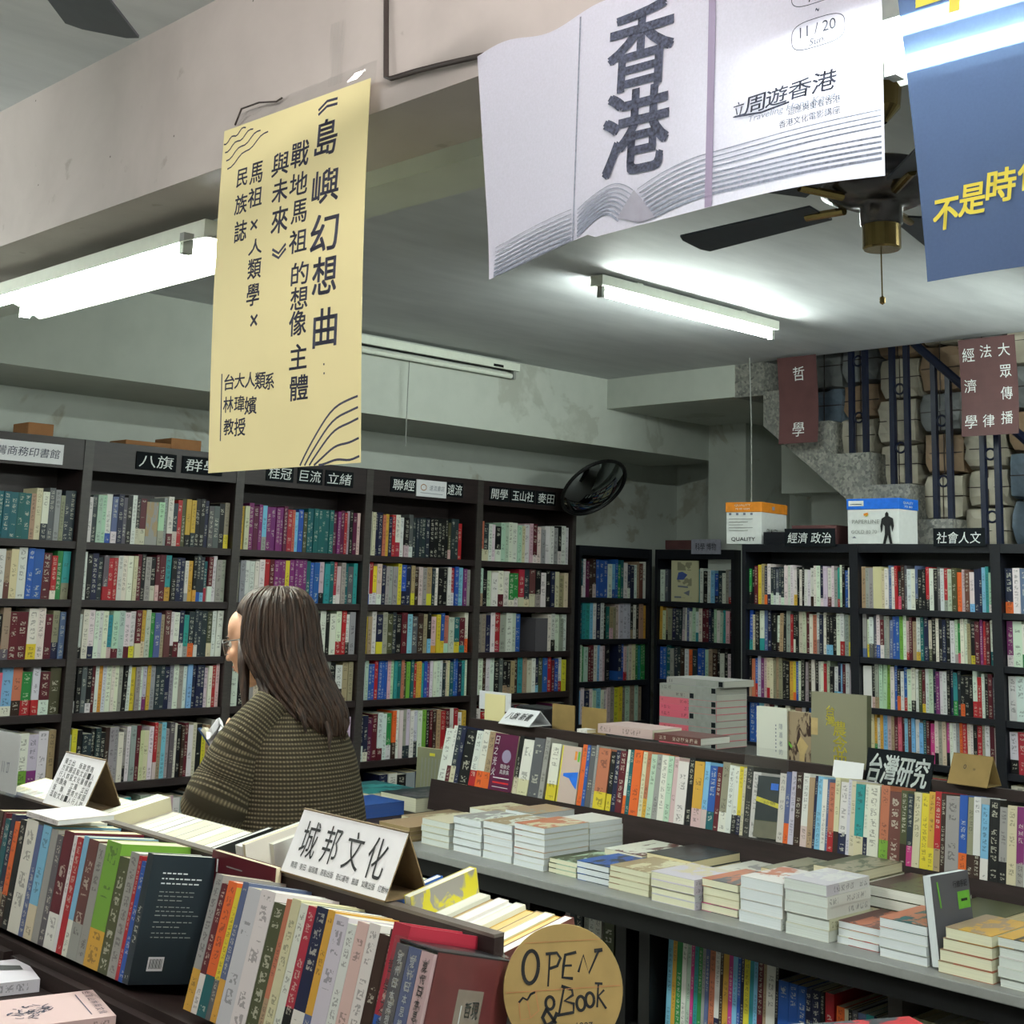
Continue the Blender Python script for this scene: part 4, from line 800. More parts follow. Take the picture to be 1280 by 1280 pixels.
for k, ob in enumerate(row):
    tk = ob['_t']; del ob['_t']; dh = FAR[k][2]
    yy_ = ob.location.y; reg = 0 if yy_ > 2.93 else (1 if yy_ > 1.98 else 2); cnt = sum(1 for q_ in row[:k] if (0 if q_.location.y > 2.93 else (1 if q_.location.y > 1.98 else 2)) == reg)
    ob['category'] = 'book'; ob['group'] = 'books on the far side of the near rack'
    ob['label'] = {'w': 'white', 'i': 'cream', 'a': 'golden', 'u': 'tan', 'g': 'greyish', 'h': 'pale', 'O': 'peach', 'W': 'white', 'y': 'cream', 'k': 'white', 'b': 'white', 'D': 'cream'}[tk[0]] + ' page tops, ' + NTH(cnt) + ' far-side book ' + ('left of the densely written tent card', 'right of the densely written tent card', 'from the publisher tent card toward the round sign')[reg]
for k, lb in {32: 'white cover standing up just left of the white publisher tent card', 36: 'wide white cover rising behind the white publisher tent card', 45: 'thin blue book just right of the white publisher tent card, far side', 48: 'yellow and grey illustrated cover standing up on the far side of the near rack', 58: 'russet-covered last book on the far side of the near rack', 29: 'thin black cover lying between white page tops before the woman'}.items():
    row[k]['label'] = lb; del row[k]['group']
# yellow cover drawing
ob = row[48]; yy = ob.location.y; H = .245
# tent cards on the near rack
simple('card_back', (.46, .38, .27), .7)
o, f = tent('tent_card', (1.462, 2.045, 1.151), (0, -1, 0), 0.285, 0.112, radians(24), 'white_card', 'card_back', 'white tent card with large black characters on the near rack', [('城', .047, .062, .044, .062), ('邦', .108, .062, .042, .062), ('文', .170, .062, .044, .062), ('化', .232, .060, .046, .066)] , bold=0.012, skew=-0.08)
t = MB(); rnd = random.Random(4); x = 0.022
for s_ in ('商周', '麥田', '貓頭鷹', '原點出版', '奇幻基地', '臉譜', '如果出版', '紅樹林'):
    w = .0085 * len(s_); put(t, s_, x + w / 2, .017, w, .0105, f, 'black_ink', 0.0, -.1); x += w + .0085
t.build('small_lettering', o)
o, f = tent('tent_card', (1.455, 2.935, 1.15), (0.03, -1, 0), 0.172, 0.118, radians(24), 'white_card', 'card_back', 'white tent card densely covered with small black writing on the near rack')
t = MB(); rnd = random.Random(5); SRC = '獨立出版聯盟南方家園逗點文創一人行人群星文化蜃樓櫻桃園角立' * 2; q = 0
for r_ in range(6):
    for c_ in range(9):
        if rnd.random() < .93: put(t, SRC[q % len(SRC)], .02 + c_ * .0165, .098 - r_ * .0145 - c_ * .001, .0125, .0125, f, 'black_ink', .012, -.1, 0); q += 1
t.build('dense_lettering', o)
o = MB(); o.box((1.44, 3.04, 1.15), (1.444, 3.22, 1.29), 'clear_film').box((1.44, 3.04, 1.15), (1.52, 3.22, 1.153), 'clear_film').box((1.4445, 3.045, 1.155), (1.4455, 3.215, 1.285), 'white_card'); o = o.build('acrylic_stand'); tag(o, 'clear acrylic stand holding a pale sheet, left end of the near rack', 'stand')
t = MB(); f = sheet((1.4392, 3.22, 1.15), (0, -1, 0), (0, 0, 1)); put(t, '11', .11, .06, .012, .024, f, 'pale_ink'); put(t, '27', .135, .06, .014, .024, f, 'pale_ink'); t.build('lettering', o)
# flat white book lying on the near books and low books in the corner
lib((1.315, 2.715, 1.166), (0, 0, 1), (0, -1, 0), (1, 0, 0), 0.010, 0.135, 0.12, 'w', 'thin white book lying flat across the tops of the near row', page=WH)
cr2 = root('low_counter', (1.1, 2.4, 0), 'low dark counter in front of the near rack carrying flat books', 'counter')
MB().box((.80, 1.9, .885), (1.255, 3.3, .905), 'rack_wood').build('counter_top', cr2); MB().box((.85, 1.95, 0), (1.25, 3.25, .885), 'rack_wood').build('body', cr2)
o = lib((1.04, 2.50, .906), (0, 0, 1), (1, -.25, 0), Vector((.25, 1, 0)).normalized() * 1, .022, .20, .15, 'W', 'white flat book with black corner shape, lower left corner', page=WH)
for sfx, (x, y, z, lb) in enumerate(((1.045, 2.22, .906, 'off-white flat book with ink drawing, lower left corner'),)):
    o = lib((x, y, z), (0, 0, 1), Vector((1, -.25, 0)).normalized(), Vector((.25, 1, 0)).normalized(), .024, .20, .16, 'h', lb, page=WH)
    r_ = Vector((1, -.25, 0)).normalized(); u_ = Vector((.25, 1, 0)).normalized(); f = sheet((x, y, z + .0248), r_, u_); t = MB(); rnd = random.Random(9)
    for k in range(40):
        a0 = rnd.uniform(0, 6.28); r0 = rnd.uniform(.005, .04); cx, cy = .085 + r0 * cos(a0), .075 + r0 * .9 * sin(a0); line(t, [(cx + .008 * cos(a0 + j * .5), cy + .008 * sin(a0 + j * .5 + k)) for j in range(5)], .0022, f, 'ink')
    for k in range(7): put(t, '台灣山林與文化'[k], .185, .145 - k * .02, .014, .014, f, 'ink', .01, 0, -pi / 2)
    line(t, [(.165, .14), (.165, .02)], .002, f, 'ink'); t.build('cover_print', o)
r_ = Vector((1, -.25, 0)).normalized(); u_ = Vector((.25, 1, 0)).normalized(); f = sheet((1.04, 2.50, .9288), r_, u_); t = MB(); t.idx([f(a, b) for a, b in ((.10, .10), (.19, .07), (.19, .10), (.15, .12), (.11, .125))], [(0, 1, 2, 3, 4)], 'black_ink'); t.build('cover_print', BOOKS[-2])
# round cardboard sign
cpos = Vector((1.499, 1.403, 1.092)); rgt = Vector((.80, -.60, .03)).normalized(); upv = Vector((.10, .14, .985)); upv = (upv - rgt * upv.dot(rgt)).normalized(); F = frame(cpos, rgt, upv)
m = MB(); m.lathe([(0, -.002), (.085, -.002), (.0855, 0), (.085, .002), (0, .002)], 'kraft', F, 56, cap=False); o = m.build('round_sign'); tag(o, 'round corrugated cardboard sign with hand-drawn letters at the end of the near rack', 'sign')
f = sheet(cpos + rgt.cross(upv) * .0026, rgt, upv); t = MB()
def ring(cx, cy, rx, ry, w, rot=0.0, a0=0, a1=2 * pi, mt='black_ink'):
    P = []
    for j in range(25):
        a = a0 + (a1 - a0) * j / 24; x, y = rx * cos(a), ry * sin(a); P.append((cx + x * cos(rot) - y * sin(rot), cy + x * sin(rot) + y * cos(rot)))
    line(t, P, w, f, mt)
ring(-.046, .031, .011, .021, .005, -.12)
line(t, [(-.022, .005), (-.018, .046)], .0025, f, 'black_ink'); line(t, [(-.024, .047), (-.008, .048), (-.003, .041), (-.008, .031), (-.019, .028)], .004, f, 'black_ink')
line(t, [(.020, .048), (.004, .045), (.001, .031), (-.001, .016), (.014, .014)], .004, f, 'black_ink'); line(t, [(.001, .031), (.013, .031)], .003, f, 'black_ink')
line(t, [(.022, .022), (.030, .044), (.037, .020), (.053, .050)], .0032, f, 'black_ink'); line(t, [(.046, .049), (.058, .050)], .005, f, 'black_ink')
ring(-.020, -.016, .006, .008, .004); line(t, [(-.024, -.022), (-.031, -.034), (-.026, -.044), (-.016, -.040), (-.010, -.028)], .005, f, 'black_ink'); line(t, [(-.026, -.023), (-.012, -.042)], .004, f, 'black_ink')
line(t, [(-.008, -.032), (.001, .004)], .003, f, 'black_ink'); line(t, [(-.003, .005), (.012, .000), (.013, -.007), (.001, -.014), (.014, -.018), (.013, -.029), (-.010, -.032)], .004, f, 'black_ink')
ring(.024, -.018, .006, .009, .004); ring(.037, -.014, .006, .009, .004)
line(t, [(.050, .006), (.047, -.024)], .0025, f, 'black_ink'); line(t, [(.058, -.002), (.049, -.010), (.060, -.026)], .003, f, 'black_ink'); line(t, [(.045, .007), (.056, .006)], .003, f, 'black_ink')
line(t, [(-.064, -.014), (-.058, -.008), (-.052, -.011), (-.047, -.004), (-.040, -.001)], .003, f, 'black_ink')
line(t, [(-.064, -.014), (-.062, -.036), (-.048, -.034), (-.052, -.011)], .0015, f, 'kraft_brown'); line(t, [(-.040, -.001), (-.036, -.025), (-.048, -.034)], .0015, f, 'kraft_brown')
line(t, [(-.082, -.001), (.082, .003)], .0012, f, 'kraft_brown'); line(t, [(-.055, .062), (.055, .064)], .0008, f, 'kraft_brown'); put(t, 'since 1987', .012, -.047, .055, .010, f, 'black_ink', 0, .1); t.build('lettering', o)
# cabinet wall behind the round sign / magazines at the lower edge
lib((1.90, 1.19, 0.972), (0, 0, 1), Vector((1, -.5, 0)).normalized(), Vector((.5, 1, 0)).normalized(), .006, .20, .15, 'r/x', 'red and dark magazine lying at the lower edge below the counter', art=1)
lib((1.725, 1.275, 0.968), (0, 0, 1), Vector((1, -.5, 0)).normalized(), Vector((.5, 1, 0)).normalized(), .012, .20, .15, 'x/w', 'dark blue and white magazine lying at the lower edge beside the round sign', art=1)
boxobj('side_table', (1.82, 1.0, 0), (2.08, 1.30, 0.965), 'rack_wood', label='dark stand at the lower edge under the two magazines', cat='table')

# ------------------------------------------------------------------ end table with magazines beyond the counter
et = root('side_table', (3.7, 4.2, 0), 'dark table behind the woman covered with magazines and thin books', 'table')
MB().box((3.14, 3.73, .735), (3.68, 4.21, .76), 'rack_wood').build('tabletop', et); MB().box((3.14, 4.21, .735), (4.15, 4.75, .76), 'rack_wood').build('tabletop', et)
for x, y in ((3.18, 3.77), (3.64, 3.77), (3.18, 4.71), (4.11, 4.71)): MB().box((x - .025, y - .025, 0), (x + .025, y + .025, .735), 'rack_wood').build('leg', et)
def flat(x, y, z, w, d_, t_, tk, lb, page=None, art=0, ang=0.0):
    """book lying flat: w along -Y, d_ along +X, spine at far side"""
    r_ = Vector((-sin(ang), -cos(ang), 0)); q_ = Vector((cos(ang), -sin(ang), 0))
    return lib(Vector((x, y, z)) + q_ * d_, (0, 0, 1), r_, -q_, t_, w, d_, tk, lb, page=page, art=art)
for k in range(5): flat(3.17, 3.865 + .002 * (k % 2), .761 + k * .0135, .165, .21, .013, 'u', ('topmost' if k == 4 else ORD[k] + ' from below') + ' of the kraft-brown booklets at the counter end', page=lin((.56, .48, .33)))
flat(3.38, 4.05, .761, .20, .25, .03, 'w/x', 'white magazine with dark pictures behind the kraft-brown booklets', art=1, page=WH)
flat(3.41, 4.03, .792, .18, .24, .012, 'i/u', 'pale thin magazine lying over the white one behind the booklets', art=1)
flat(3.40, 4.44, .761, .20, .20, .05, 'b', 'blue book lying beside the woman\'s back', page=LP['b'])
flat(3.66, 4.46, .761, .22, .26, .055, 'G/x', 'thick curled grey and black catalogue on the magazine table', art=1, page=CR)
flat(3.60, 4.74, .761, .28, .26, .05, 'T/t', 'wide teal magazine at the back of the magazine table', art=1)
o, f = face_book('book', (3.98, 4.62, .765), (0.15, -1, 0), (.03, 0, 1), .21, .19, .02, 'U', 'grey-beige book with faint text standing upright on the magazine table')
t = MB()
for k in range(9): line(t, [(.03 + k * .019, .15), (.03 + k * .019, .03)], .004, f, 'plastic_grey')
line(t, [(.07, .165), (.10, .165)], .012, f, 'yellow_print'); t.build('cover_text', o)
lib((3.98, 4.40, .762), (0, -1, 0), (0, 0, 1), (1, 0, 0), .045, .06, .15, 'i', 'small cream block book behind the standing beige book'); lib((3.95, 4.26, .762), (0, -1, 0), (0, 0, 1), (1, 0, 0), .03, .11, .12, 'e/L', 'small green book at the rack end of the magazine table')

# ------------------------------------------------------------------ cartons, stair bundles
def carton(P0, P1, dep, z0, h, lidm, label, name='paper_carton'):
    """P0->P1 front edge on plan (left to right), dep goes away"""
    a = Vector((P0[0], P0[1], 0)); b = Vector((P1[0], P1[1], 0)); r_ = (b - a).normalized(); n_ = Vector((-r_.y, r_.x, 0)); n_ = n_ if n_.x > 0 else -n_
    F = Matrix(((r_.x, n_.x, 0, a.x), (r_.y, n_.y, 0, a.y), (0, 0, 1, z0), (0, 0, 0, 1))); L = (b - a).length
    ro = root(name, F @ Vector((L / 2, dep / 2, 0)), label, 'box'); lh = h * .24
    bevel(MB().box((0, 0, 0), (L, dep, h - .004), 'box_white', F).build('body', ro)); bevel(MB().box((-.004, -.004, h - lh), (L + .004, dep + .004, h), lidm, F).build('lid', ro))
    return ro, sheet(F @ Vector((0, -.0052, 0)), r_, (0, 0, 1)), sheet(F @ Vector((L + .0052, 0, 0)), n_, (0, 0, 1)), L
ro, f, g_, L = carton((6.33, 4.735), (6.36, 4.515), .31, 1.92, .235, 'orange_print', 'white paper carton with orange lid on the black bookcase')
t = MB(); put(t, 'QUALITY', .11, .026, .15, .024, f, 'black_ink', .03); put(t, 'QUALITY', .105, .217, .10, .013, f, 'chalk', .02); put(t, '70 80 GSM', .105, .197, .09, .009, f, 'chalk')
for k in range(4): line(t, [(.02 + k * .045, .168), (.035 + k * .045, .168)], .012, f, 'pale_ink')
for k in range(5): line(t, [(.02, .14 - k * .016), (.17 - .03 * (k % 3), .14 - k * .016)], .003, f, 'plastic_grey')
put(t, 'QUALITY', .12, .075, .13, .026, g_, 'black_ink', .02); line(t, [(.12, .205), (.15, .205)], .02, g_, 'grey_print'); t.build('carton_print', ro)
ro, f, g_, L = carton((6.33, 3.945), (6.33, 3.645), .19, 1.92, .235, 'blue_print', 'white paper carton with blue lid and black figure on the black bookcase')
t = MB(); put(t, 'PAPERLINE', .11, .115, .16, .02, f, 'plastic_grey'); put(t, 'GOLD 80 70', .10, .062, .15, .018, f, 'plastic_grey'); line(t, [(.10, .15), (.125, .157)], .012, f, 'orange_print'); line(t, [(.11, .142), (.125, .15)], .006, f, 'yellow_print')
t.idx([f(a, b) for a, b in ((.03, .03), (.055, .03), (.0425, .04))], [(0, 1, 2)], 'pale_ink'); line(t, [(.01, .21), (.10, .21)], .028, f, 'chalk'); line(t, [(.02, .205), (.09, .205)], .004, f, 'blue_art')
put(t, 'QUALITY', .09, .212, .10, .014, g_, 'chalk'); put(t, '70 80', .09, .193, .08, .01, g_, 'chalk')
t.idx([f(a, b) for a, b in ((.225, .155), (.235, .165), (.245, .155), (.245, .142), (.27, .13), (.275, .09), (.265, .06), (.26, .085), (.258, .10), (.252, .09), (.255, .05), (.265, .0), (.25, .0), (.24, .045), (.225, .0), (.21, .0), (.222, .05), (.222, .09), (.212, .10), (.208, .07), (.20, .055), (.196, .09), (.205, .13), (.225, .14))], [tuple(range(24))], 'black_ink'); t.build('carton_print', ro)
MB().box((6.36, 3.67, 2.1554), (6.50, 3.74, 2.1565), 'plastic_grey').build('label_sheet', ro)
MB().tube([(6.45, 4.66, 3.0), (6.46, 4.655, 2.6), (6.44, 4.64, 2.157)], .0035, 'plastic_grey', 6).build('pull_cord').update_tag()
tag(bpy.data.objects['pull_cord'], 'thin pale cord hanging from the ceiling down to the orange-lidded carton', 'cord')
boxobj('low_box', (6.33, 4.32, 1.92), (6.52, 4.48, 1.985), 'black_wood', label='small dark box on the bookcase just right of the orange-lidded carton', cat='box')
boxobj('low_box', (6.34, 4.02, 1.92), (6.56, 4.30, 2.02), 'sign_maroon', label='dark maroon flat box behind the black sign on the bookcase', cat='box')
simple('wrap_paper', (.72, .69, .62), .55, 0, .08, 9); simple('wrap_tan', (.60, .50, .40), .6, 0, .08, 9); simple('wrap_grey', (.50, .51, .51), .45, 0, .1, 12); simple('wrap_blue', (.40, .46, .52), .5)
def bundle(x, y, z, w, h, dpt, m, lb, tw):
    rnd = random.Random(int(x * 1000 + y * 777 + z * 99)); bm = bmesh.new(); bmesh.ops.create_cube(bm, size=1); bmesh.ops.subdivide_edges(bm, edges=bm.edges[:], cuts=3, use_grid_fill=True)
    for v in bm.verts:
        p = v.co; e = max(abs(p.x), abs(p.z)); k = 1 - .08 * (abs(p.x * 2) ** 4) * (abs(p.z * 2) ** 4)
        v.co = Vector((p.x * dpt * k + rnd.uniform(-.006, .006), p.y * w * k + rnd.uniform(-.009, .009), p.z * h * k + rnd.uniform(-.007, .007)))
    bmesh.ops.rotate(bm, verts=bm.verts, matrix=Matrix.Rotation(tw, 3, 'Z')); me = bpy.data.meshes.new('paper_bundle'); bm.to_mesh(me); bm.free(); me.materials.append(M[m])
    o = bpy.data.objects.new('paper_bundle', me); C.objects.link(o); o.location = (x, y, z + h / 2); o['wo'] = (x, y, z + h / 2)
    me2 = MB(); a, b, c_ = dpt / 2 + .002, w / 2 + .002, h / 2 + .002; R_ = Matrix.Rotation(tw, 3, 'Z')
    me2.tube([R_ @ Vector(p) for p in ((-a, -b, 0), (-a, b, 0), (a, b, 0), (a, -b, 0), (-a, -b, 0))], .003, 'wire', 5, False); me2.tube([R_ @ Vector(p) for p in ((-a, 0, -c_), (-a, 0, c_), (a, 0, c_), (a, 0, -c_), (-a, 0, -c_))], .003, 'wire', 5, False)
    q = bpy.data.objects.new('string', me2.mesh('string')); C.objects.link(q); q.parent = o
    return tag(o, lb, 'parcel', 'wrapped parcels piled on the stair')
rnd = random.Random(21); MATS = [('wrap_paper', 'pale'), ('wrap_tan', 'tan'), ('wrap_paper', 'pale'), ('wrap_grey', 'grey'), ('wrap_paper', 'pale'), ('wrap_blue', 'blue-grey')]
cols = [(4.36, 2.63), (4.12, 2.44), (3.87, 2.26), (3.62, 2.07), (3.38, 1.88), (3.13, 1.69), (2.88, 1.50)]
for ci, (y, z0) in enumerate(cols):
    z = z0; k = 0; top = 3.32 if ci > 1 else 3.1
    while z < top and k < 7:
        h = rnd.uniform(.19, .27); mt, nm = MATS[rnd.randrange(6)]
        bundle(6.90 + rnd.uniform(-.02, .03), y + rnd.uniform(-.008, .008), z, .225, h * .97, .30, mt, '%s wrapped parcel, %s up in the %s column of parcels on the stair' % (nm, ORD[k], ORD[ci]), rnd.uniform(-.05, .05)); z += h; k += 1
# stair signs hanging from the ceiling edge
def hang_sign(x, ya, yb, z0, z1, cols_, label):
    m = MB(); w, h = ya - yb, z1 - z0; m.grid(lambda u, v: (x + .012 * sin(v * 4) , ya - w * u, z0 + h * v), 4, 12, 'sign_maroon', .002); o = m.build('hanging_sign'); t = MB()
    fn = lambda a, b: Vector((x + .012 * sin(b / h * 4) - .0022, ya - a, z0 + b))
    for a, b, ch, s_ in cols_: put(t, ch, a * w, b * h, s_, s_ * 1.05, fn, 'chalk', .012)
    t.build('lettering', o); return tag(o, label, 'sign')
hang_sign(6.50, 4.495, 4.235, 2.49, 2.985, [(.54, .80, '哲', .075), (.5, .16, '學', .078)], 'maroon hanging sign with two white characters in front of the stair')
o = hang_sign(6.50, 3.375, 3.07, 2.47, 2.97, [(.80, .86, '大', .062), (.80, .64, '眾', .062), (.80, .42, '傳', .062), (.80, .17, '播', .062), (.48, .86, '法', .062), (.48, .15, '律', .062), (.17, .84, '經', .066), (.17, .52, '濟', .066), (.17, .15, '學', .066)], 'glossy maroon hanging sign with three columns of white characters, right edge')

# ------------------------------------------------------------------ convex mirror
vdir = Vector((6.66, 6.08, .65)).normalized(); nrm = (-vdir * .63 + (RX * .57 - (-RY) * .82) * .777).normalized(); mc = Vector((6.665, 6.06, 2.30))
ax = nrm.cross(Vector((0, 0, 1))).normalized(); F = frame(mc, ax, nrm.cross(ax).normalized())
o = root('round_mirror', mc, 'round black-rimmed convex mirror hung beside the last tall bookcase', 'mirror'); m = MB(); m.smooth = True
m.lathe([(.228 * sin(t * .6 / 12) / sin(.6), .06 * (cos(t * .6 / 12) - cos(.6)) / (1 - cos(.6))) for t in range(12, -1, -1)], 'mirror_glass', F, 40, cap=False); m.build('mirror_surface', o)
m = MB(); m.tube([F @ Vector((.235 * cos(t * pi / 24), .235 * sin(t * pi / 24), 0)) for t in range(49)], .012, 'black_paint', 8, False); m.lathe([(.0, -.02), (.23, -.012), (.235, 0)], 'black_paint', F, 40, False); m.build('rim', o)
MB().tube([mc - nrm * .02, mc - nrm * .1 + Vector((0, .05, 0)), (6.70, 6.33, 2.20)], .012, 'black_paint', 8).build('bracket', o)

# ------------------------------------------------------------------ fluorescent fixtures
def fixture(c0, c1, label, z, tubes=2, refl=True, lit='tube_glow', hang=True, wide=.17, drop=3.0):
    a, b = Vector((c0[0], c0[1], z)), Vector((c1[0], c1[1], z)); d_ = (b - a).normalized(); s_ = Vector((-d_.y, d_.x, 0)); L = (b - a).length
    F = Matrix(((d_.x, s_.x, 0, a.x), (d_.y, s_.y, 0, a.y), (0, 0, 1, z), (0, 0, 0, 1)))
    o = root('fluorescent_light', (a + b) / 2, label, 'light'); B = lambda n, lo, hi, mt: MB().box(lo, hi, mt, F).build(n, o)
    B('housing', (-.02, -.035, .03), (L + .02, .035, .075), 'fixture_white')
    if refl:
        m = MB(); m.grid(lambda u, v: F @ Vector((-.02 + (L + .04) * u, -wide + 2 * wide * v, .035 - .045 * abs(2 * v - 1) ** 1.3)), 2, 12, 'fixture_white', .003); m.build('reflector', o)
    ys = [-.065, .065] if tubes == 2 else [0]
    for y in ys:
        MB().tube([F @ Vector((.02, y, 0)), F @ Vector((L - .02, y, 0))], .014 if lit else .016, lit or 'fixture_white', 12).build('tube', o)
        for x in (0, L - .012):
            B('lamp_holder', (x, y - .014, -.018), (x + .02, y + .014, .035), 'plastic_grey')
    if hang:
        for x in (.25, L - .25): B('mounting', (x - .02, -.02, .075), (x + .02, .02, drop - z), 'fixture_white')
    return o
fixture((4.30, 3.90), (5.58, 3.90), 'lit fluorescent batten light on the ceiling in the middle of the shop', 2.915, 1, False)
fixture((1.775, 2.93), (1.775, 4.12), 'lit twin-tube fluorescent light with white reflector, left of the yellow poster', 2.455, wide=.125, drop=2.53)
fixture((1.735, -.14), (1.735, 1.03), 'lit fluorescent light behind the navy banner', 2.455, wide=.12, drop=2.53)
o = fixture((4.20, 5.86), (5.70, 5.86), 'unlit white fluorescent batten on the beam above the left bookcases', 2.90, 1, False, None, False)
MB().box((4.2, 5.85, 2.93), (5.7, 5.90, 2.97), 'fixture_white').build('mounting', o); MB().box((5.50, 5.823, 2.935), (5.58, 5.826, 2.95), 'black_paint').build('label_plate', o)
MB().tube([(4.86, 5.84, 2.88), (4.862, 5.845, 2.72), (4.865, 5.85, 2.40)], .003, 'plastic_grey', 6).build('pull_cord')
tag(bpy.data.objects['pull_cord.001'], 'thin pull cord below the unlit batten right of the yellow poster', 'cord')
emis('tube_warm', (1.0, 0.95, 0.90), TUBE)
fixture((5.2, 2.15), (6.4, 2.15), 'added unseen fluorescent light right of the ceiling fan, brightening the far corner wall', 2.58, 1, False)  # added lamp out of view, lifts the dim wall in the far corner
fixture((.1, 5.0), (1.3, 5.0), 'added unseen fluorescent light brightening the left bookcases and the wall above them', 2.50, 1, False)  # no lamp known here; added off frame to light the left wall
fixture((-.3, 1.1), (1.2, 1.1), 'added unseen fluorescent fill light above the photographer side of the shop', 2.90, 1, False, 'tube_warm')  # added lamp supplying warm light to the near rack
fixture((-.6, 3.2), (.6, 3.2), 'added fluorescent fill light left of the cross beam, outside the view', 2.90, 1, False, 'tube_warm')  # warm fill added out of view on the camera side of the beam
fixture((4.4, .2), (5.9, .2), 'added fluorescent fill light at the far right of the shop, outside the view', 2.90, 1, False)  # extra unseen lamp put in to raise the overall brightness
fixture((.4, -1.2), (1.2, -1.2), 'added unseen fluorescent fill light behind the viewer', 2.90, 1, False, 'tube_warm')  # added behind the camera as warm fill for the foreground

# ------------------------------------------------------------------ ceiling fans
def fan(hub, angs, L, label, w=.13):
    h = Vector(hub); o = root('ceiling_fan', h, label, 'fan'); F = Matrix.Translation(h); m = MB(); m.smooth = True
    m.lathe([(.0, -.085), (.05, -.085), (.055, -.08), (.055, -.035), (.085, -.03), (.155, .0), (.165, .03), (.15, .065), (.10, .085), (.03, .09), (0, .09)], 'dark_metal', F, 36, False); m.build('motor', o)
    m = MB(); m.lathe([(.0, -.150), (.046, -.150), (.05, -.145), (.05, -.085), (.04, -.08)], 'brass', F, 28, False); m.build('switch_cup', o)
    m = MB(); m.lathe([(.012, .09), (.012, 3.0 - h.z - .04)], 'dark_metal', F, 14, False); m.build('rod', o)
    m = MB(); m.lathe([(.02, 3.0 - h.z - .10), (.055, 3.0 - h.z - .06), (.06, 3.0 - h.z)], 'brass', F, 24, False); m.build('canopy', o)
    m = MB(); m.tube([h + Vector((.03, .02, -.15)), h + Vector((.032, .02, -.27))], .002, 'brass', 5).lathe([(0, -.29), (.008, -.285), (.008, -.27), (0, -.265)], 'brass', Matrix.Translation(h + Vector((.032, .02, 0))), 10, False); m.build('pull_chain', o)
    for a in angs:
        a = radians(a); d_ = Vector((cos(a), sin(a), 0)); s_ = Vector((-sin(a), cos(a), .18)).normalized(); m = MB()
        m.tube([h + d_ * .12 + Vector((0, 0, -.02)), h + d_ * .25 + Vector((0, 0, -.012))], .012, 'brass', 8)
        P = [h + d_ * x + s_ * y + Vector((0, 0, -.012)) for x, y in ((.2, -w * .38), (L, -w / 2), (L + .015, -w * .3), (L + .015, w * .3), (L, w / 2), (.2, w * .38))]; Q = [p + Vector((0, 0, .006)) for p in P]
        m.idx(P + Q, [(5, 4, 3, 2, 1, 0), (6, 7, 8, 9, 10, 11)] + [(i, (i + 1) % 6, (i + 1) % 6 + 6, i + 6) for i in range(6)], 'fan_black'); m.build('blade', o)
    return o
fan((3.12, 1.83, 2.70), [84, 156, 12, 228, 300], .68, 'dark five-bladed ceiling fan with brass fittings between the banners')
fan((.66, 1.88, 2.71), [45, 117, 189, 261, 333], .72, 'ceiling fan at the upper left corner, one dark blade showing', .15)

# ------------------------------------------------------------------ poster and banners
def tl(u, v): return Vector((1.590 - .012 * sin(v * 2.5), 2.57 + .02 * v - (.53 - .0 * v) * u, 1.87 + .775 * v - .008 * u * v))
def pq(x, y):
    xl, xr = 280 - 22 * (y - 160) / 430, 460 - 13 * (y - 97) / 481; yt, yb = 160 - 63 * (x - 280) / 180, 590 - 12 * (x - 258) / 189
    return (x - xl) / (xr - xl), 1 - (y - yt) / (yb - yt)
fp = lambda a, b: tl(a / .53, b / .775) + Vector((-.0012, 0, 0))
m = MB(); m.grid(tl, 8, 10, 'yellow_card', .001); o = m.build('poster'); tag(o, 'pale yellow handwritten vertical poster taped to the cross beam', 'poster'); t = MB()
for ch, x, y, w, h in [('島', 412, 172, 25, 46), ('嶼', 412, 236, 30, 42), ('幻', 411, 296, 31, 46), ('想', 411, 350, 27, 46), ('曲', 411, 415, 26, 46), ('戰', 381, 193, 21, 33), ('地', 380, 232, 21, 29), ('馬', 381, 268, 18, 29), ('祖', 380, 306, 21, 29), ('的', 382, 347, 20, 28), ('想', 381, 378, 20, 28), ('像', 379, 409, 20, 30), ('主', 379, 450, 20, 30), ('體', 379, 488, 21, 30),
                       ('與', 357, 205, 21, 30), ('未', 357, 240, 19, 30), ('來', 357, 278, 20, 34), ('馬', 326, 216, 16, 28), ('祖', 325, 248, 18, 26), ('×', 324, 284, 9, 13), ('人', 326, 312, 17, 20), ('類', 325, 340, 17, 26), ('學', 323, 373, 16, 28), ('×', 324, 405, 9, 15), ('民', 307, 222, 14, 24), ('族', 306, 257, 16, 26), ('誌', 306, 292, 16, 28),
                       ('台', 290, 481, 13, 20), ('大', 304, 479, 13, 19), ('人', 318, 478, 13, 19), ('類', 331, 479, 13, 21), ('系', 343, 480, 11, 20), ('林', 288, 508, 13, 20), ('瑋', 303, 507, 13, 20), ('嬪', 318, 509, 15, 22), ('教', 288, 535, 13, 20), ('授', 303, 535, 14, 22)]:
    a, b = pq(x, y); put(t, ch, a * .53, b * .775, w / 180 * .53, h / 458 * .775, fp, 'ink', .035, .04)
for pts in ([(402, 142), (412, 131), (424, 128)], [(402, 136), (412, 124), (424, 121)], [(348, 322), (356, 327), (365, 315)], [(348, 316), (356, 321), (365, 309)]):
    line(t, [(pq(*p)[0] * .53, pq(*p)[1] * .775) for p in pts], .006, fp, 'ink')
for x, y in ((409, 460), (409, 471)): a, b = pq(x, y); line(t, [(a * .53 - .002, b * .775), (a * .53 + .002, b * .775)], .004, fp, 'ink')
line(t, [(pq(*p)[0] * .53, pq(*p)[1] * .775) for p in ((280, 471), (276, 552))], .004, fp, 'ink')
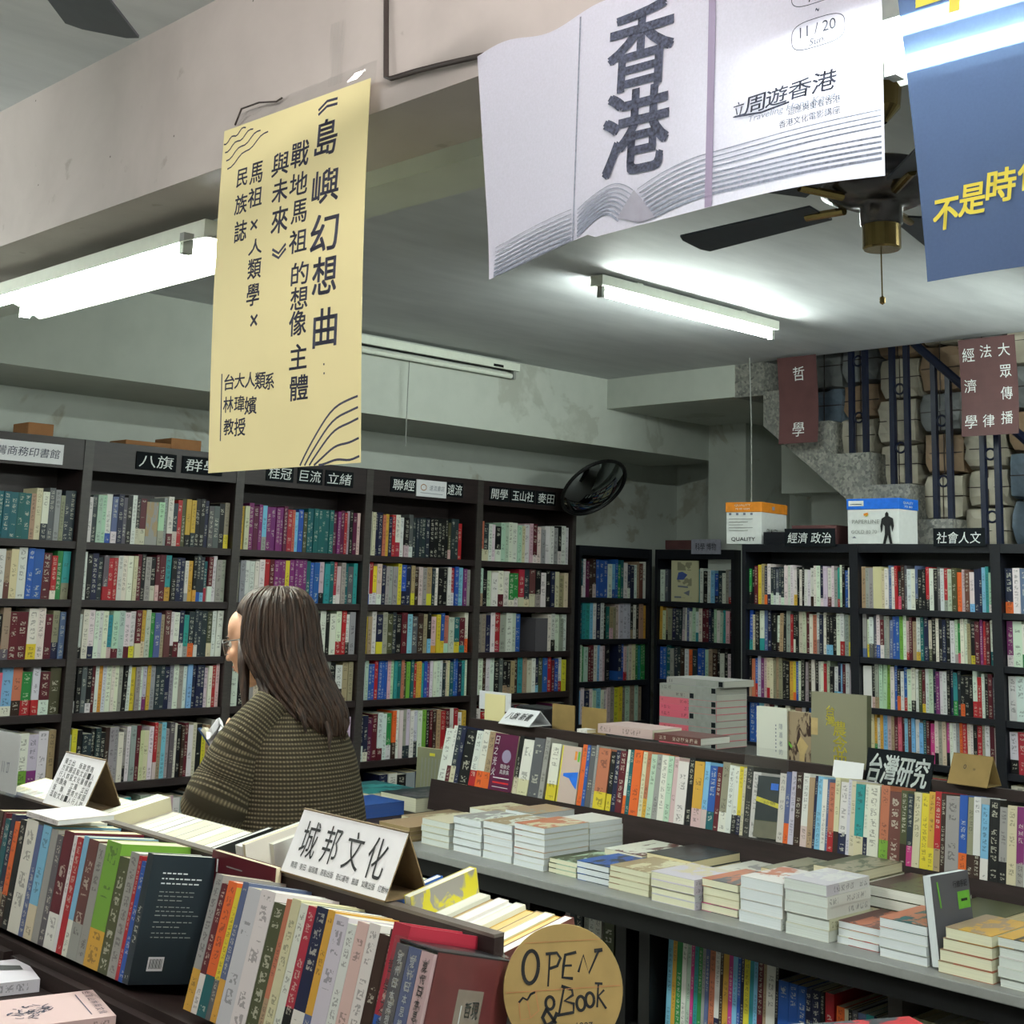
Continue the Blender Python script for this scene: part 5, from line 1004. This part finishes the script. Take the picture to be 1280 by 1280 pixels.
for k in range(4):
    q = []
    for j in range(12): x = 280 + (30 + 8 * k) * j / 11 + k * 2; y = 178 + k * 11 - (24 + 9 * k) * j / 11 + 2.2 * sin(j * 1.2); a, b = pq(x, y); q.append((max(.001, a * .53), min(b * .775, .773)))
    line(t, q, .0035, fp, 'ink')
for k in range(5):
    q = []
    for j in range(14):
        s_ = j / 13; x = 378 + 5.5 * k + (446 - 378 - 5.5 * k) * s_; top = (498, 512, 526, 550, 572)[k]; y = 581 - (581 - top) * (1 - (1 - s_) ** 1.7) + 2.5 * sin(s_ * 9 + k * .3) * s_; a, b = pq(x, y); q.append((min(a * .53, .528), max(b * .775, .001)))
    line(t, q, .0045, fp, 'ink')
t.build('lettering', o)
for y0, y1, z0, z1, lb in ((2.56, 2.06, 2.63, 2.68, 'strip of clear tape along the top of the yellow poster'), (2.22, 2.17, 2.66, 2.80, 'upright strip of clear tape on the beam above the poster')):
    m = MB(); m.grid(lambda u, v: (1.5965 - .004 * random.random(), y0 + (y1 - y0) * u, z0 + (z1 - z0) * v), 16, 4, 'clear_film'); tag(m.build('tape'), lb, 'tape')
def cx_(y, z):
    k = max(0, (2.26 - z)) ; return 1.555 - .006 * sin((y - .9) * 14) - .02 * k * sin((y - .9) * 9) - .25 * k * k * max(0, (y - 1.40)) * 6
def cb(y): return 2.198 + .012 * sin((y - .9) * 6) if y < 1.42 else 2.207 - (y - 1.42) * .17
def wc(u, v): y = 1.722 - (1.722 - .905) * u - .055 * (1 - v) * (1 - u) ** 3 * 1.0 + 0; y = y if u > 0 else y; z = cb(y) * (1 - v) + (2.585 + .01 * sin(u * 20)) * v; return Vector((cx_(y, z), y, z))
m = MB(); m.smooth = True; m.grid(wc, 48, 20, 'white_cloth'); o = m.build('cloth_banner'); tag(o, 'white cloth banner printed with grey characters and open book pages', 'banner')
fw = lambda y, z: Vector((cx_(-y, z) - .0018, -y, z))
def wt(t, ch, y, z, w, h, mt, bold=.0, skew=0.0, rot=0.0): put(t, ch, -y, z, w, h, fw, mt, bold, skew, rot)
def wl(t, pts, w, mt): line(t, [(-p[0], p[1]) for p in pts], w, fw, mt)
simple('cloth_ink', (.30, .32, .40), .9, 0, .25, 180); simple('cloth_grey', (.55, .58, .65), .9, 0, .12, 150)
t = MB(); wt(t, '香', 1.332, 2.497, .125, .135, 'cloth_ink', .045, .05); wt(t, '港', 1.340, 2.358, .125, .135, 'cloth_ink', .045, .05)
for k, ch in enumerate('周遊香港'): wt(t, ch, 1.112 - k * .040, 2.347 + k * .001, .038, .026 + .003 * (k == 3), 'cloth_ink', .02, .15)
wl(t, [(1.15, 2.337), (1.10, 2.331), (1.05, 2.334)], .003, 'cloth_ink'); wt(t, '立', 1.142, 2.347, .022, .022, 'cloth_ink', .0); wt(t, 'Traveling Hong Kong', 1.05, 2.325, .15, .012, 'cloth_grey', 0, .3)
wt(t, '迴應與重看香港', 1.010, 2.320, .085, .011, 'cloth_ink'); wt(t, '香港文化電影講座', 1.018, 2.304, .10, .011, 'cloth_ink')
wt(t, '11 / 20', 1.002, 2.431, .058, .016, 'cloth_ink'); wt(t, 'Sun.', 1.002, 2.413, .026, .010, 'cloth_ink', 0, .2); wt(t, '~', 1.002, 2.458, .006, .006, 'cloth_ink'); wt(t, 'Fri.', 1.002, 2.478, .026, .010, 'cloth_ink', 0, .2); wt(t, '11 / 18', 1.002, 2.496, .058, .016, 'cloth_ink')
for cz in (2.425, 2.490):
    wl(t, [(1.002 + .043 * (abs(cos(a)) ** .6) * (1 if cos(a) > 0 else -1), cz + .021 * (abs(sin(a)) ** .6) * (1 if sin(a) > 0 else -1)) for a in [k * 2 * pi / 32 for k in range(33)]], .0012, 'cloth_ink')
wl(t, [(1.457, 2.58), (1.460, 2.40), (1.464, 2.20)], .0035, 'cloth_grey')
wl(t, [(1.193, 2.582), (1.196, 2.40), (1.200, 2.21)], .014, 'lilac_print')
for k in range(9):       # page edges right of the gutter
    q = []
    for j in range(20): s_ = j / 19; y = 1.335 - k * .004 - (1.335 - k * .004 - .908) * s_; z = 2.262 - k * .0062 + (.032 - .0015 * k) * (1 - (1 - min(1, s_ * 3.2)) ** 2) - .010 * s_ * (1 if k > 3 else .4) + .004 * k * s_ * .0; q.append((y, max(z, cb(y) + .004)))
    wl(t, q, .0016 + .0003 * k, 'cloth_grey')
for k in range(8):       # page edges left of the gutter
    q = []
    for j in range(14): s_ = j / 13; y = 1.343 + k * .004 + (1.455 - 1.343 - k * .004) * s_; z = 2.262 - k * .0065 + .022 * (1 - (1 - min(1, s_ * 2.2)) ** 2) - .035 * s_ * s_; q.append((y, max(z, cb(y) + .004)))
    wl(t, q, .0016 + .0003 * k, 'cloth_grey')
for k in range(8):
    q = []
    for j in range(14): s_ = j / 13; y = 1.468 + (1.655 - 1.468) * s_; z = 2.252 - k * .0075 - .012 * s_ * s_ - .02 * s_; q.append((y, max(z, cb(y) + .003)))
    wl(t, q, .0012 + .0004 * k, 'cloth_grey')
t.idx([fw(-a, b) + Vector((-.0006, 0, 0)) for a, b in ((1.372, 2.222), (1.355, 2.245), (1.341, 2.262), (1.326, 2.245), (1.300, 2.212), (1.330, 2.208))], [(0, 1, 2, 3, 4, 5)], 'grey_print')
t.build('banner_print', o)
def nb(u, v): y = .845 + .052 * v ** 1.2 - (.62) * u; z = 2.045 * (1 - v) + 2.60 * v + .0 ; return Vector((1.555 - .012 * sin(u * 7 + .5) * (1 - v * .6), y, z))
m = MB(); m.smooth = True; m.grid(nb, 24, 16, 'navy_cloth'); o = m.build('cloth_banner'); tag(o, 'navy blue cloth banner with yellow brush characters, right edge', 'banner'); t = MB()
fn = lambda y, z: nb((.845 + .052 * ((z - 2.045) / .555) ** 1.2 + y) / .62, (z - 2.045) / .555) + Vector((-.002, 0, 0))
for ch, y, z, w in (('不', .815, 2.128, .034), ('是', .778, 2.140, .034), ('時', .740, 2.151, .036), ('代', .70, 2.16, .036), ('革', .79, 2.46, .11), ('命', .66, 2.47, .11)): put(t, ch, -y, z, w, w * 1.15, fn, 'gold_ink', .05, .1)
t.build('lettering', o)
# wires on the beam
m = MB(); m.tube([(1.59, 2.04, 2.99), (1.592, 2.035, 2.80), (1.588, 2.018, 2.63), (1.587, 2.0, 2.622), (1.59, 1.93, 2.62), (1.588, 1.85, 2.612), (1.59, 1.73, 2.60)], .0055, 'wire', 8); tag(m.build('cable'), 'dark cable bent at a corner on the beam between poster and white banner', 'cable')
m = MB(); m.tube([(1.59, 2.56, 2.655), (1.585, 2.53, 2.685), (1.585, 2.46, 2.683), (1.59, 2.40, 2.672), (1.594, 2.385, 2.678)], .0022, 'wire', 6); tag(m.build('wire'), 'thin curved wire end above the yellow poster', 'wire')


# ------------------------------------------------------------------ the woman
PM = Matrix.Translation((2.055, 2.815, 0)) @ Matrix.Rotation(atan2(.19, .98), 4, 'Z')      # local +y faces the left wall
pr = root('person', PM.translation, 'woman with long dark brown hair and glasses in an olive waffle-knit cardigan, reading a book', 'person')
def pt(x, y, z): return PM @ Vector((x, y, z))
class Blob:
    def __init__(s): s.bm = bmesh.new()
    def ell(s, c, r, rot=None, seg=20):
        Mx = Matrix.Translation(c) @ (rot.to_4x4() if rot else Matrix()) @ Matrix.Diagonal((r[0], r[1], r[2], 1)); bmesh.ops.create_uvsphere(s.bm, u_segments=seg, v_segments=seg * 2 // 3, radius=1, matrix=Mx)
    def cap(s, pts, rs, sub=5):
        """tapered limb: overlapping balls along the bones"""
        for (a, b), (ra, rb) in zip(zip(pts, pts[1:]), zip(rs, rs[1:])):
            a, b = Vector(a), Vector(b); n = max(2, int((b - a).length / (min(ra, rb) * .5)))
            for k in range(n + 1):
                t = k / n; r = ra + (rb - ra) * t; bmesh.ops.create_icosphere(s.bm, subdivisions=2, radius=r, matrix=Matrix.Translation(a.lerp(b, t)))
    def done(s, name, mat, vox, smooth=4):
        me = bpy.data.meshes.new(name); s.bm.to_mesh(me); s.bm.free(); me.transform(PM.to_3x3().to_4x4()); o = bpy.data.objects.new(name, me); C.objects.link(o)
        r = o.modifiers.new('r', 'REMESH'); r.mode = 'VOXEL'; r.voxel_size = vox; r.use_smooth_shade = True
        q = o.modifiers.new('s', 'SMOOTH'); q.iterations = smooth; q.factor = .5
        dg = bpy.context.evaluated_depsgraph_get(); m2 = bpy.data.meshes.new_from_object(o.evaluated_get(dg)); o.modifiers.clear(); o.data = m2; bpy.data.meshes.remove(me)
        m2.materials.clear(); m2.materials.append(M[mat]); m2.polygons.foreach_set('use_smooth', [True] * len(m2.polygons)); o.parent = pr; o['wo'] = tuple(PM.translation); return o
yaw = radians(16); hc = Vector((-.012, .128, 1.505)); HR = Matrix.Rotation(yaw, 3, 'Z') @ Matrix.Rotation(radians(-14), 3, 'X')
def hp(x, y, z): return hc + HR @ Vector((x, y, z))
b = Blob()
b.ell(hc, (.075, .096, .100), HR); b.ell(hp(0, .030, -.045), (.060, .068, .064), HR); b.ell(hp(0, .066, -.092), (.026, .026, .022), HR)          # skull, jaw, chin
b.ell(hp(0, .050, .030), (.060, .046, .055), HR); b.ell(hp(0, .088, .016), (.040, .012, .012), HR)                                              # forehead, brow
b.cap([hp(0, .096, .002), hp(0, .109, -.020), hp(0, .114, -.030)], [.0085, .010, .0105]); b.ell(hp(.010, .102, -.032), (.008, .009, .007), HR); b.ell(hp(-.010, .102, -.032), (.008, .009, .007), HR)   # nose
for sx in (-1, 1):
    b.ell(hp(.036 * sx, .068, -.028), (.024, .024, .022), HR); b.ell(hp(.076 * sx, .004, -.012), (.006, .017, .030), HR)                        # cheeks, ears
b.ell(hp(0, .093, -.054), (.021, .010, .006), HR); b.ell(hp(0, .091, -.064), (.018, .010, .007), HR)                                             # lips
b.cap([hp(0, -.012, -.06), (.0, .065, 1.39), (0, .02, 1.30)], [.050, .050, .062])                                                                 # neck
b.cap([(-.02, .03, 1.27), (-.01, .02, 1.12), (0, .01, .95), (0, 0, .86)], [.062, .085, .10, .11]); b.cap([(-.14, .03, 1.285), (.09, .035, 1.285)], [.038, .038])
SL, EL, WL = Vector((-.160, .03, 1.272)), Vector((-.193, .066, 1.142)), Vector((-.02, .175, 1.195)); SR_, ER_, WR_ = Vector((.105, .035, 1.27)), Vector((.15, .07, 1.06)), Vector((.085, .20, 1.165))
b.cap([SL, EL, WL], [.042, .036, .024]); b.cap([SR_, ER_, WR_], [.042, .036, .024])
for sx in (-1, 1): b.cap([(.085 * sx, 0, .88), (.092 * sx, .015, .48), (.095 * sx, -.01, .09)], [.085, .055, .036]); b.cap([(.095 * sx, -.01, .06), (.10 * sx, .13, .035)], [.036, .028])
def hand(Wp, palm, fdir, side, curl):
    """palm block, four fingers of unequal length and a thumb leaving the side of the palm"""
    f_ = fdir.normalized(); n_ = palm.normalized(); s_ = f_.cross(n_).normalized() * side; b.cap([Wp, Wp + f_ * .03], [.022, .026])
    for k in range(4): b.cap([Wp + f_ * .02 + s_ * (.012 * (k - 1.5)), Wp + f_ * .085 + s_ * (.0165 * (k - 1.5))], [.014, .0105])
    for k, L in enumerate((.068, .078, .073, .056)):
        p0 = Wp + f_ * .085 + s_ * (.0185 * (k - 1.5)); d1 = (f_ + n_ * curl * .5).normalized(); d2 = (f_ + n_ * curl * 1.6).normalized(); d3 = (f_ * .3 + n_ * curl * 2.2).normalized()
        b.cap([p0, p0 + d1 * L * .42, p0 + d1 * L * .42 + d2 * L * .33, p0 + d1 * L * .42 + d2 * L * .33 + d3 * L * .25], [.0095, .009, .0082, .0072])
    t0 = Wp + f_ * .028 - s_ * .024; t1 = t0 + (f_ * .6 - s_ * .7 + n_ * .4).normalized() * .036; t2 = t1 + (f_ * .8 - s_ * .1 + n_ * .6).normalized() * .028; b.cap([t0, t1, t2], [.014, .0105, .009])
hand(WL, Vector((.55, .1, .75)), Vector((.45, .85, .42)), 1, .5); hand(WR_, Vector((-.55, .1, .75)), Vector((-.45, .85, .42)), -1, .5)
b.done('body', 'skin', .0055, 3)
b = Blob()
for sx in (-1, 1): b.ell(hp(.030 * sx, .079, -.001), (.0125, .0125, .0115), HR, 16)
e = b.done('eyes', 'eye_white', .002, 1)
b = Blob()
for sx in (-1, 1): b.ell(hp(.030 * sx, .0888, -.003), (.005, .004, .005), HR, 12)
b.done('irises', 'iris', .0012, 0)
b = Blob(); b.ell(hp(0, .099, -.055), (.017, .006, .004), HR, 14); b.ell(hp(0, .097, -.063), (.015, .006, .005), HR, 14); b.done('lips', 'lip', .0018, 2)
b = Blob()
for sx in (-1, 1): b.cap([hp(.016 * sx, .0985, .016), hp(.032 * sx, .094, .020), hp(.048 * sx, .080, .015)], [.0022, .003, .0018])
b.done('eyebrows', 'hair', .0015, 1)
m = MB()
for sx in (-1, 1):
    m.tube([PM @ hp(.032 * sx + .024 * cos(k * pi / 12), .106 - .012 * abs(cos(k * pi / 12)), -.004 + .019 * sin(k * pi / 12)) for k in range(25)], .0014, 'steel', 6, False)
    m.idx([PM @ hp(.032 * sx + .023 * cos(k * pi / 8), .1055 - .012 * abs(cos(k * pi / 8)), -.004 + .018 * sin(k * pi / 8)) for k in range(16)], [tuple(range(16))], 'clear_film')
    m.tube([PM @ hp(.056 * sx, .092, .004), PM @ hp(.078 * sx, .060, .005), PM @ hp(.080 * sx, .0, -.002)], .0016, 'steel', 6)
m.tube([PM @ hp(-.009, .108, .001), PM @ hp(0, .112, .003), PM @ hp(.009, .108, .001)], .0013, 'steel', 6)
for sx in (-1, 1): m.tube([PM @ hp(.009 * sx, .107, -.004), PM @ hp(.008 * sx, .104, -.012)], .0012, 'steel', 5)
m.build('glasses', pr)
# clothing: lofted tubes with the knit running along them
def loft(mb, rings, n, m, cap=True, fold=None, ur=.165):
    """rings: (centre, x axis, y axis, rx, ry); uv in metres"""
    vs = []; uv = []; v = 0; pc = None
    for c_, ax_, ay_, rx, ry in rings:
        c_ = Vector(c_); v += (c_ - pc).length if pc else 0; pc = c_
        for j in range(n + 1):
            t = 2 * pi * j / n; k = fold(t, v) if fold else 1; vs.append(PM @ (c_ + Vector(ax_) * cos(t) * rx * k + Vector(ay_) * sin(t) * ry * k)); uv.append((j / n * 2 * pi * ur, v))
    w = n + 1; fs = [(k * w + j, k * w + j + 1, (k + 1) * w + j + 1, (k + 1) * w + j) for k in range(len(rings) - 1) for j in range(n)]
    if cap: fs += [tuple(range(n - 1, -1, -1)), tuple((len(rings) - 1) * w + j for j in range(n))]
    mb.idx(vs, fs, m, uv)
def interp(K, n):
    out = []
    for i in range(n):
        t = i / (n - 1) * (len(K) - 1); a = min(int(t), len(K) - 2); f = t - a; P0, P1, P2, P3 = K[max(a - 1, 0)], K[a], K[a + 1], K[min(a + 2, len(K) - 1)]
        out.append([.5 * (2 * p1 + (p2 - p0) * f + (2 * p0 - 5 * p1 + 4 * p2 - p3) * f * f + (3 * p1 - p0 - 3 * p2 + p3) * f ** 3) for p0, p1, p2, p3 in zip(P0, P1, P2, P3)])
    return out
m = MB(); m.smooth = True
TK = [(.72, 0, .0, .212, .155), (.85, 0, .0, .208, .152), (1.0, 0, .0, .198, .146), (1.12, -.004, .002, .184, .138), (1.22, -.012, .008, .170, .131), (1.285, -.018, .014, .149, .108), (1.325, -.018, .022, .120, .090), (1.36, -.014, .034, .088, .074), (1.39, -.01, .056, .066, .064), (1.40, -.01, .060, .060, .058)]
loft(m, [((cx, cy, z), (1, 0, 0), (0, 1, 0), rx, ry) for z, cx, cy, rx, ry in interp(TK, 48)], 72, 'waffle_knit', False, lambda t, v: 1 + max(0, .45 - v) * .08 * sin(t * 7 + 1.3) + .012 * sin(t * 3 + v * 9) + .010 * sin(v * 26 + t * 2) * (1 if v < .6 else 0))
def sleeve(S0, E0, W0, sx):
    up = (E0 - S0).normalized(); fo = (W0 - E0).normalized(); P = [S0 - up * .07 + Vector((-.07 * sx * -1, 0, .02)) * 0 + Vector((-sx * .05, 0, .015)), S0, S0.lerp(E0, .35), S0.lerp(E0, .7), E0 + (up - fo) * .012, E0.lerp(W0, .3), E0.lerp(W0, .65), W0 - fo * .01]
    R = [.048, .062, .075, .082, .083, .076, .060, .044]; K = [(p.x, p.y, p.z, r) for p, r in zip(P, R)]; Q = interp(K, 40); rings = []; px_ = None
    for i, q in enumerate(Q):
        a = Vector(Q[max(i - 1, 0)][:3]); c_ = Vector(Q[min(i + 1, len(Q) - 1)][:3]); d = (c_ - a).normalized(); px_ = (Vector((0, 0, 1)) if px_ is None else px_); x_ = (px_ - d * px_.dot(d)).normalized(); px_ = x_; y_ = d.cross(x_)
        rings.append((q[:3], x_, y_, q[3], q[3] * .92))
    loft(m, rings, 40, 'waffle_knit', True, lambda t, v: 1 + .03 * sin(v * 55 + 2 * sin(t)) * (1 if v > .12 else 0) + .02 * sin(t * 3 + v * 12), .08)
sleeve(SL, EL, WL, -1); sleeve(SR_, ER_, WR_, 1)
m.build('cardigan', pr)
b = Blob()
for sx in (-1, 1): b.cap([(.07 * sx, 0, .90), (.092 * sx, .015, .50), (.096 * sx, -.01, .10)], [.118, .088, .072])
b.ell((0, 0, .92), (.165, .125, .10)); b.done('trousers', 'trousers', .012, 3)
for sx in (-1, 1):
    b = Blob(); b.cap([(.096 * sx, -.035, .045), (.102 * sx, .145, .035)], [.045, .038]); b.ell((.10 * sx, .05, .012), (.048, .13, .012)); b.done('shoe', 'shoe', .007, 2)
# hair: one shaped mass plus loose locks
HK = [(1.632, -.008, .100, .012, .012), (1.628, -.008, .100, .044, .048), (1.612, -.008, .102, .070, .077), (1.58, -.008, .104, .090, .097), (1.53, -.010, .100, .099, .107), (1.48, -.012, .088, .103, .107), (1.43, -.014, .055, .101, .102), (1.385, -.008, .020, .099, .092), (1.345, .0, -.022, .092, .076), (1.31, .008, -.054, .078, .052), (1.28, .014, -.076, .045, .026)]
fd = Vector((-sin(yaw), cos(yaw)))
def hair_pt(j, n, q, jit_=0.0):
    z, cx, cy, rx, ry = q; t = 2 * pi * j / n; dx, dy = cos(t), sin(t); a = dx * fd.x + dy * fd.y     # 1 toward the face
    k = 1 + .022 * sin(t * 29 + z * 14) + .014 * sin(t * 53 - z * 21) + jit_
    if z < 1.566 and a > .52: k *= 1 - min(1, (a - .52) / .13) * (.42 if z > 1.42 else .30) * min(1, (1.566 - z) / .03)
    if z < 1.40 and a > .2: k *= .88
    return Vector((cx + rx * dx * k, cy + ry * dy * k, z))
Q = interp(HK, 46); n = 120; m = MB(); m.smooth = True; vs = [PM @ hair_pt(j, n, q) for q in Q for j in range(n)]
m.idx(vs, [(k * n + j, (k + 1) * n + j, (k + 1) * n + (j + 1) % n, k * n + (j + 1) % n) for k in range(len(Q) - 1) for j in range(n)] + [tuple(range(n)), tuple((len(Q) - 1) * n + j for j in range(n - 1, -1, -1))], 'hair')
rnd = random.Random(8)
for k in range(170):
    j = rnd.uniform(0, n); t = 2 * pi * j / n
    if cos(t) * fd.x + sin(t) * fd.y > .50: continue
    st_ = rnd.randrange(3, 12); en = rnd.randrange(34, 46); pts = []; dj = rnd.uniform(-3, 3)
    for i in range(st_, en, 3): pts.append(PM @ (hair_pt(j + dj * (i - st_) / 30, n, Q[i], .02)))
    ext = pts[-1] + Vector((rnd.uniform(-.006, .006), rnd.uniform(-.006, .006), -rnd.uniform(.01, .035))); pts.append(ext)
    m.tube(pts, [.0035] * (len(pts) - 2) + [.0025, .0006], 'hair', 5)
def lock(P, r0, r1, k=7):
    for i in range(k):
        o_ = Vector((rnd.uniform(-1, 1), rnd.uniform(-1, 1), 0)) * .012; m.tube([pt(*(Vector(p) + o_ * (1 - .3 * a))) for a, p in zip(range(9), P)], [r0] * (len(P) - 2) + [(r0 + r1) / 2, .0008], 'hair', 6)
lock([(-.085, .125, 1.50), (-.098, .115, 1.44), (-.105, .10, 1.385), (-.115, .085, 1.345), (-.125, .10, 1.29), (-.12, .12, 1.24)], .0075, .004, 14)
lock([(-.085, .08, 1.46), (-.105, .04, 1.40), (-.125, .0, 1.36), (-.145, -.025, 1.325)], .006, .003, 8)
lock([(-.07, .02, 1.42), (-.078, -.04, 1.37), (-.085, -.075, 1.335), (-.10, -.105, 1.295)], .005, .002, 5)
lock([(-.01, -.03, 1.40), (-.015, -.075, 1.34), (-.03, -.115, 1.29), (-.05, -.135, 1.25)], .006, .002, 6)
lock([(.085, .13, 1.50), (.10, .115, 1.42), (.10, .09, 1.36), (.09, .115, 1.28), (.08, .125, 1.22)], .0075, .004, 12)
m.build('hair', pr)
# the open book in her hands
FW = RZ; RT = RX; UP = -RY; bc = Vector((0, 0, 1.65)) + FW * 3.36 + RT * ((289 - 640) / 1702.7 * 3.36) + UP * (-(967 - 427) / 1702.7 * 3.36)
hu = (FW + UP * -.285 + RT * -.165).normalized(); w1 = -RT * .56 + UP * .83; w1 = (w1 - hu * w1.dot(hu)).normalized(); w2 = RT * .62 + UP * .78; w2 = (w2 - hu * w2.dot(hu)).normalized()
hb = root('open_book', bc, 'open navy book with white pages held in the woman\'s hands', 'book')
m = MB()
for sg in (0, 1):
    w_ = w2 if sg else w1
    P = [bc - hu * .095, bc - hu * .095 + w_ * .135, bc + hu * .095 + w_ * .135, bc + hu * .095]; nn = ((w1 + w2) - w_ * (w1 + w2).dot(w_)).normalized() * .003
    m.idx(P + [p - nn for p in P], [(0, 1, 2, 3), (7, 6, 5, 4), (0, 4, 5, 1), (1, 5, 6, 2), (2, 6, 7, 3), (3, 7, 4, 0)], 'navy_cover' if 'navy_cover' in M else (simple('navy_cover', (.16, .27, .44), .4) and 'navy_cover'))
m.build('cover', hb)
m = MB()
for sg in (0, 1):
    w_ = w2 if sg else w1
    mid = (w1 + w2).normalized(); nn = (mid - w_ * mid.dot(w_)).normalized() * .011
    P = [bc - hu * .09, bc - hu * .09 + w_ * .128, bc + hu * .09 + w_ * .128, bc + hu * .09]; m.idx([p + nn * .1 for p in P] + [p + nn for p in P], [(3, 2, 1, 0), (4, 5, 6, 7), (0, 1, 5, 4), (1, 2, 6, 5), (2, 3, 7, 6), (3, 0, 4, 7)], 'pages')
m.build('page_block', hb)
# crumpled white tissue slips rising from the book
rnd = random.Random(2); m = MB(); m.grid(lambda u, v: bc - hu * .10 + RT * (-.052 + .05 * u + .008 * sin(v * 9)) + UP * (.062 + .06 * v + .012 * sin(u * 7 + v * 5)) + FW * (.02 * sin(u * 11 + v * 4)), 7, 7, 'white_card', .001)
tag(m.build('paper_slips'), 'crumpled white paper slips sticking out of the book the woman holds', 'paper')
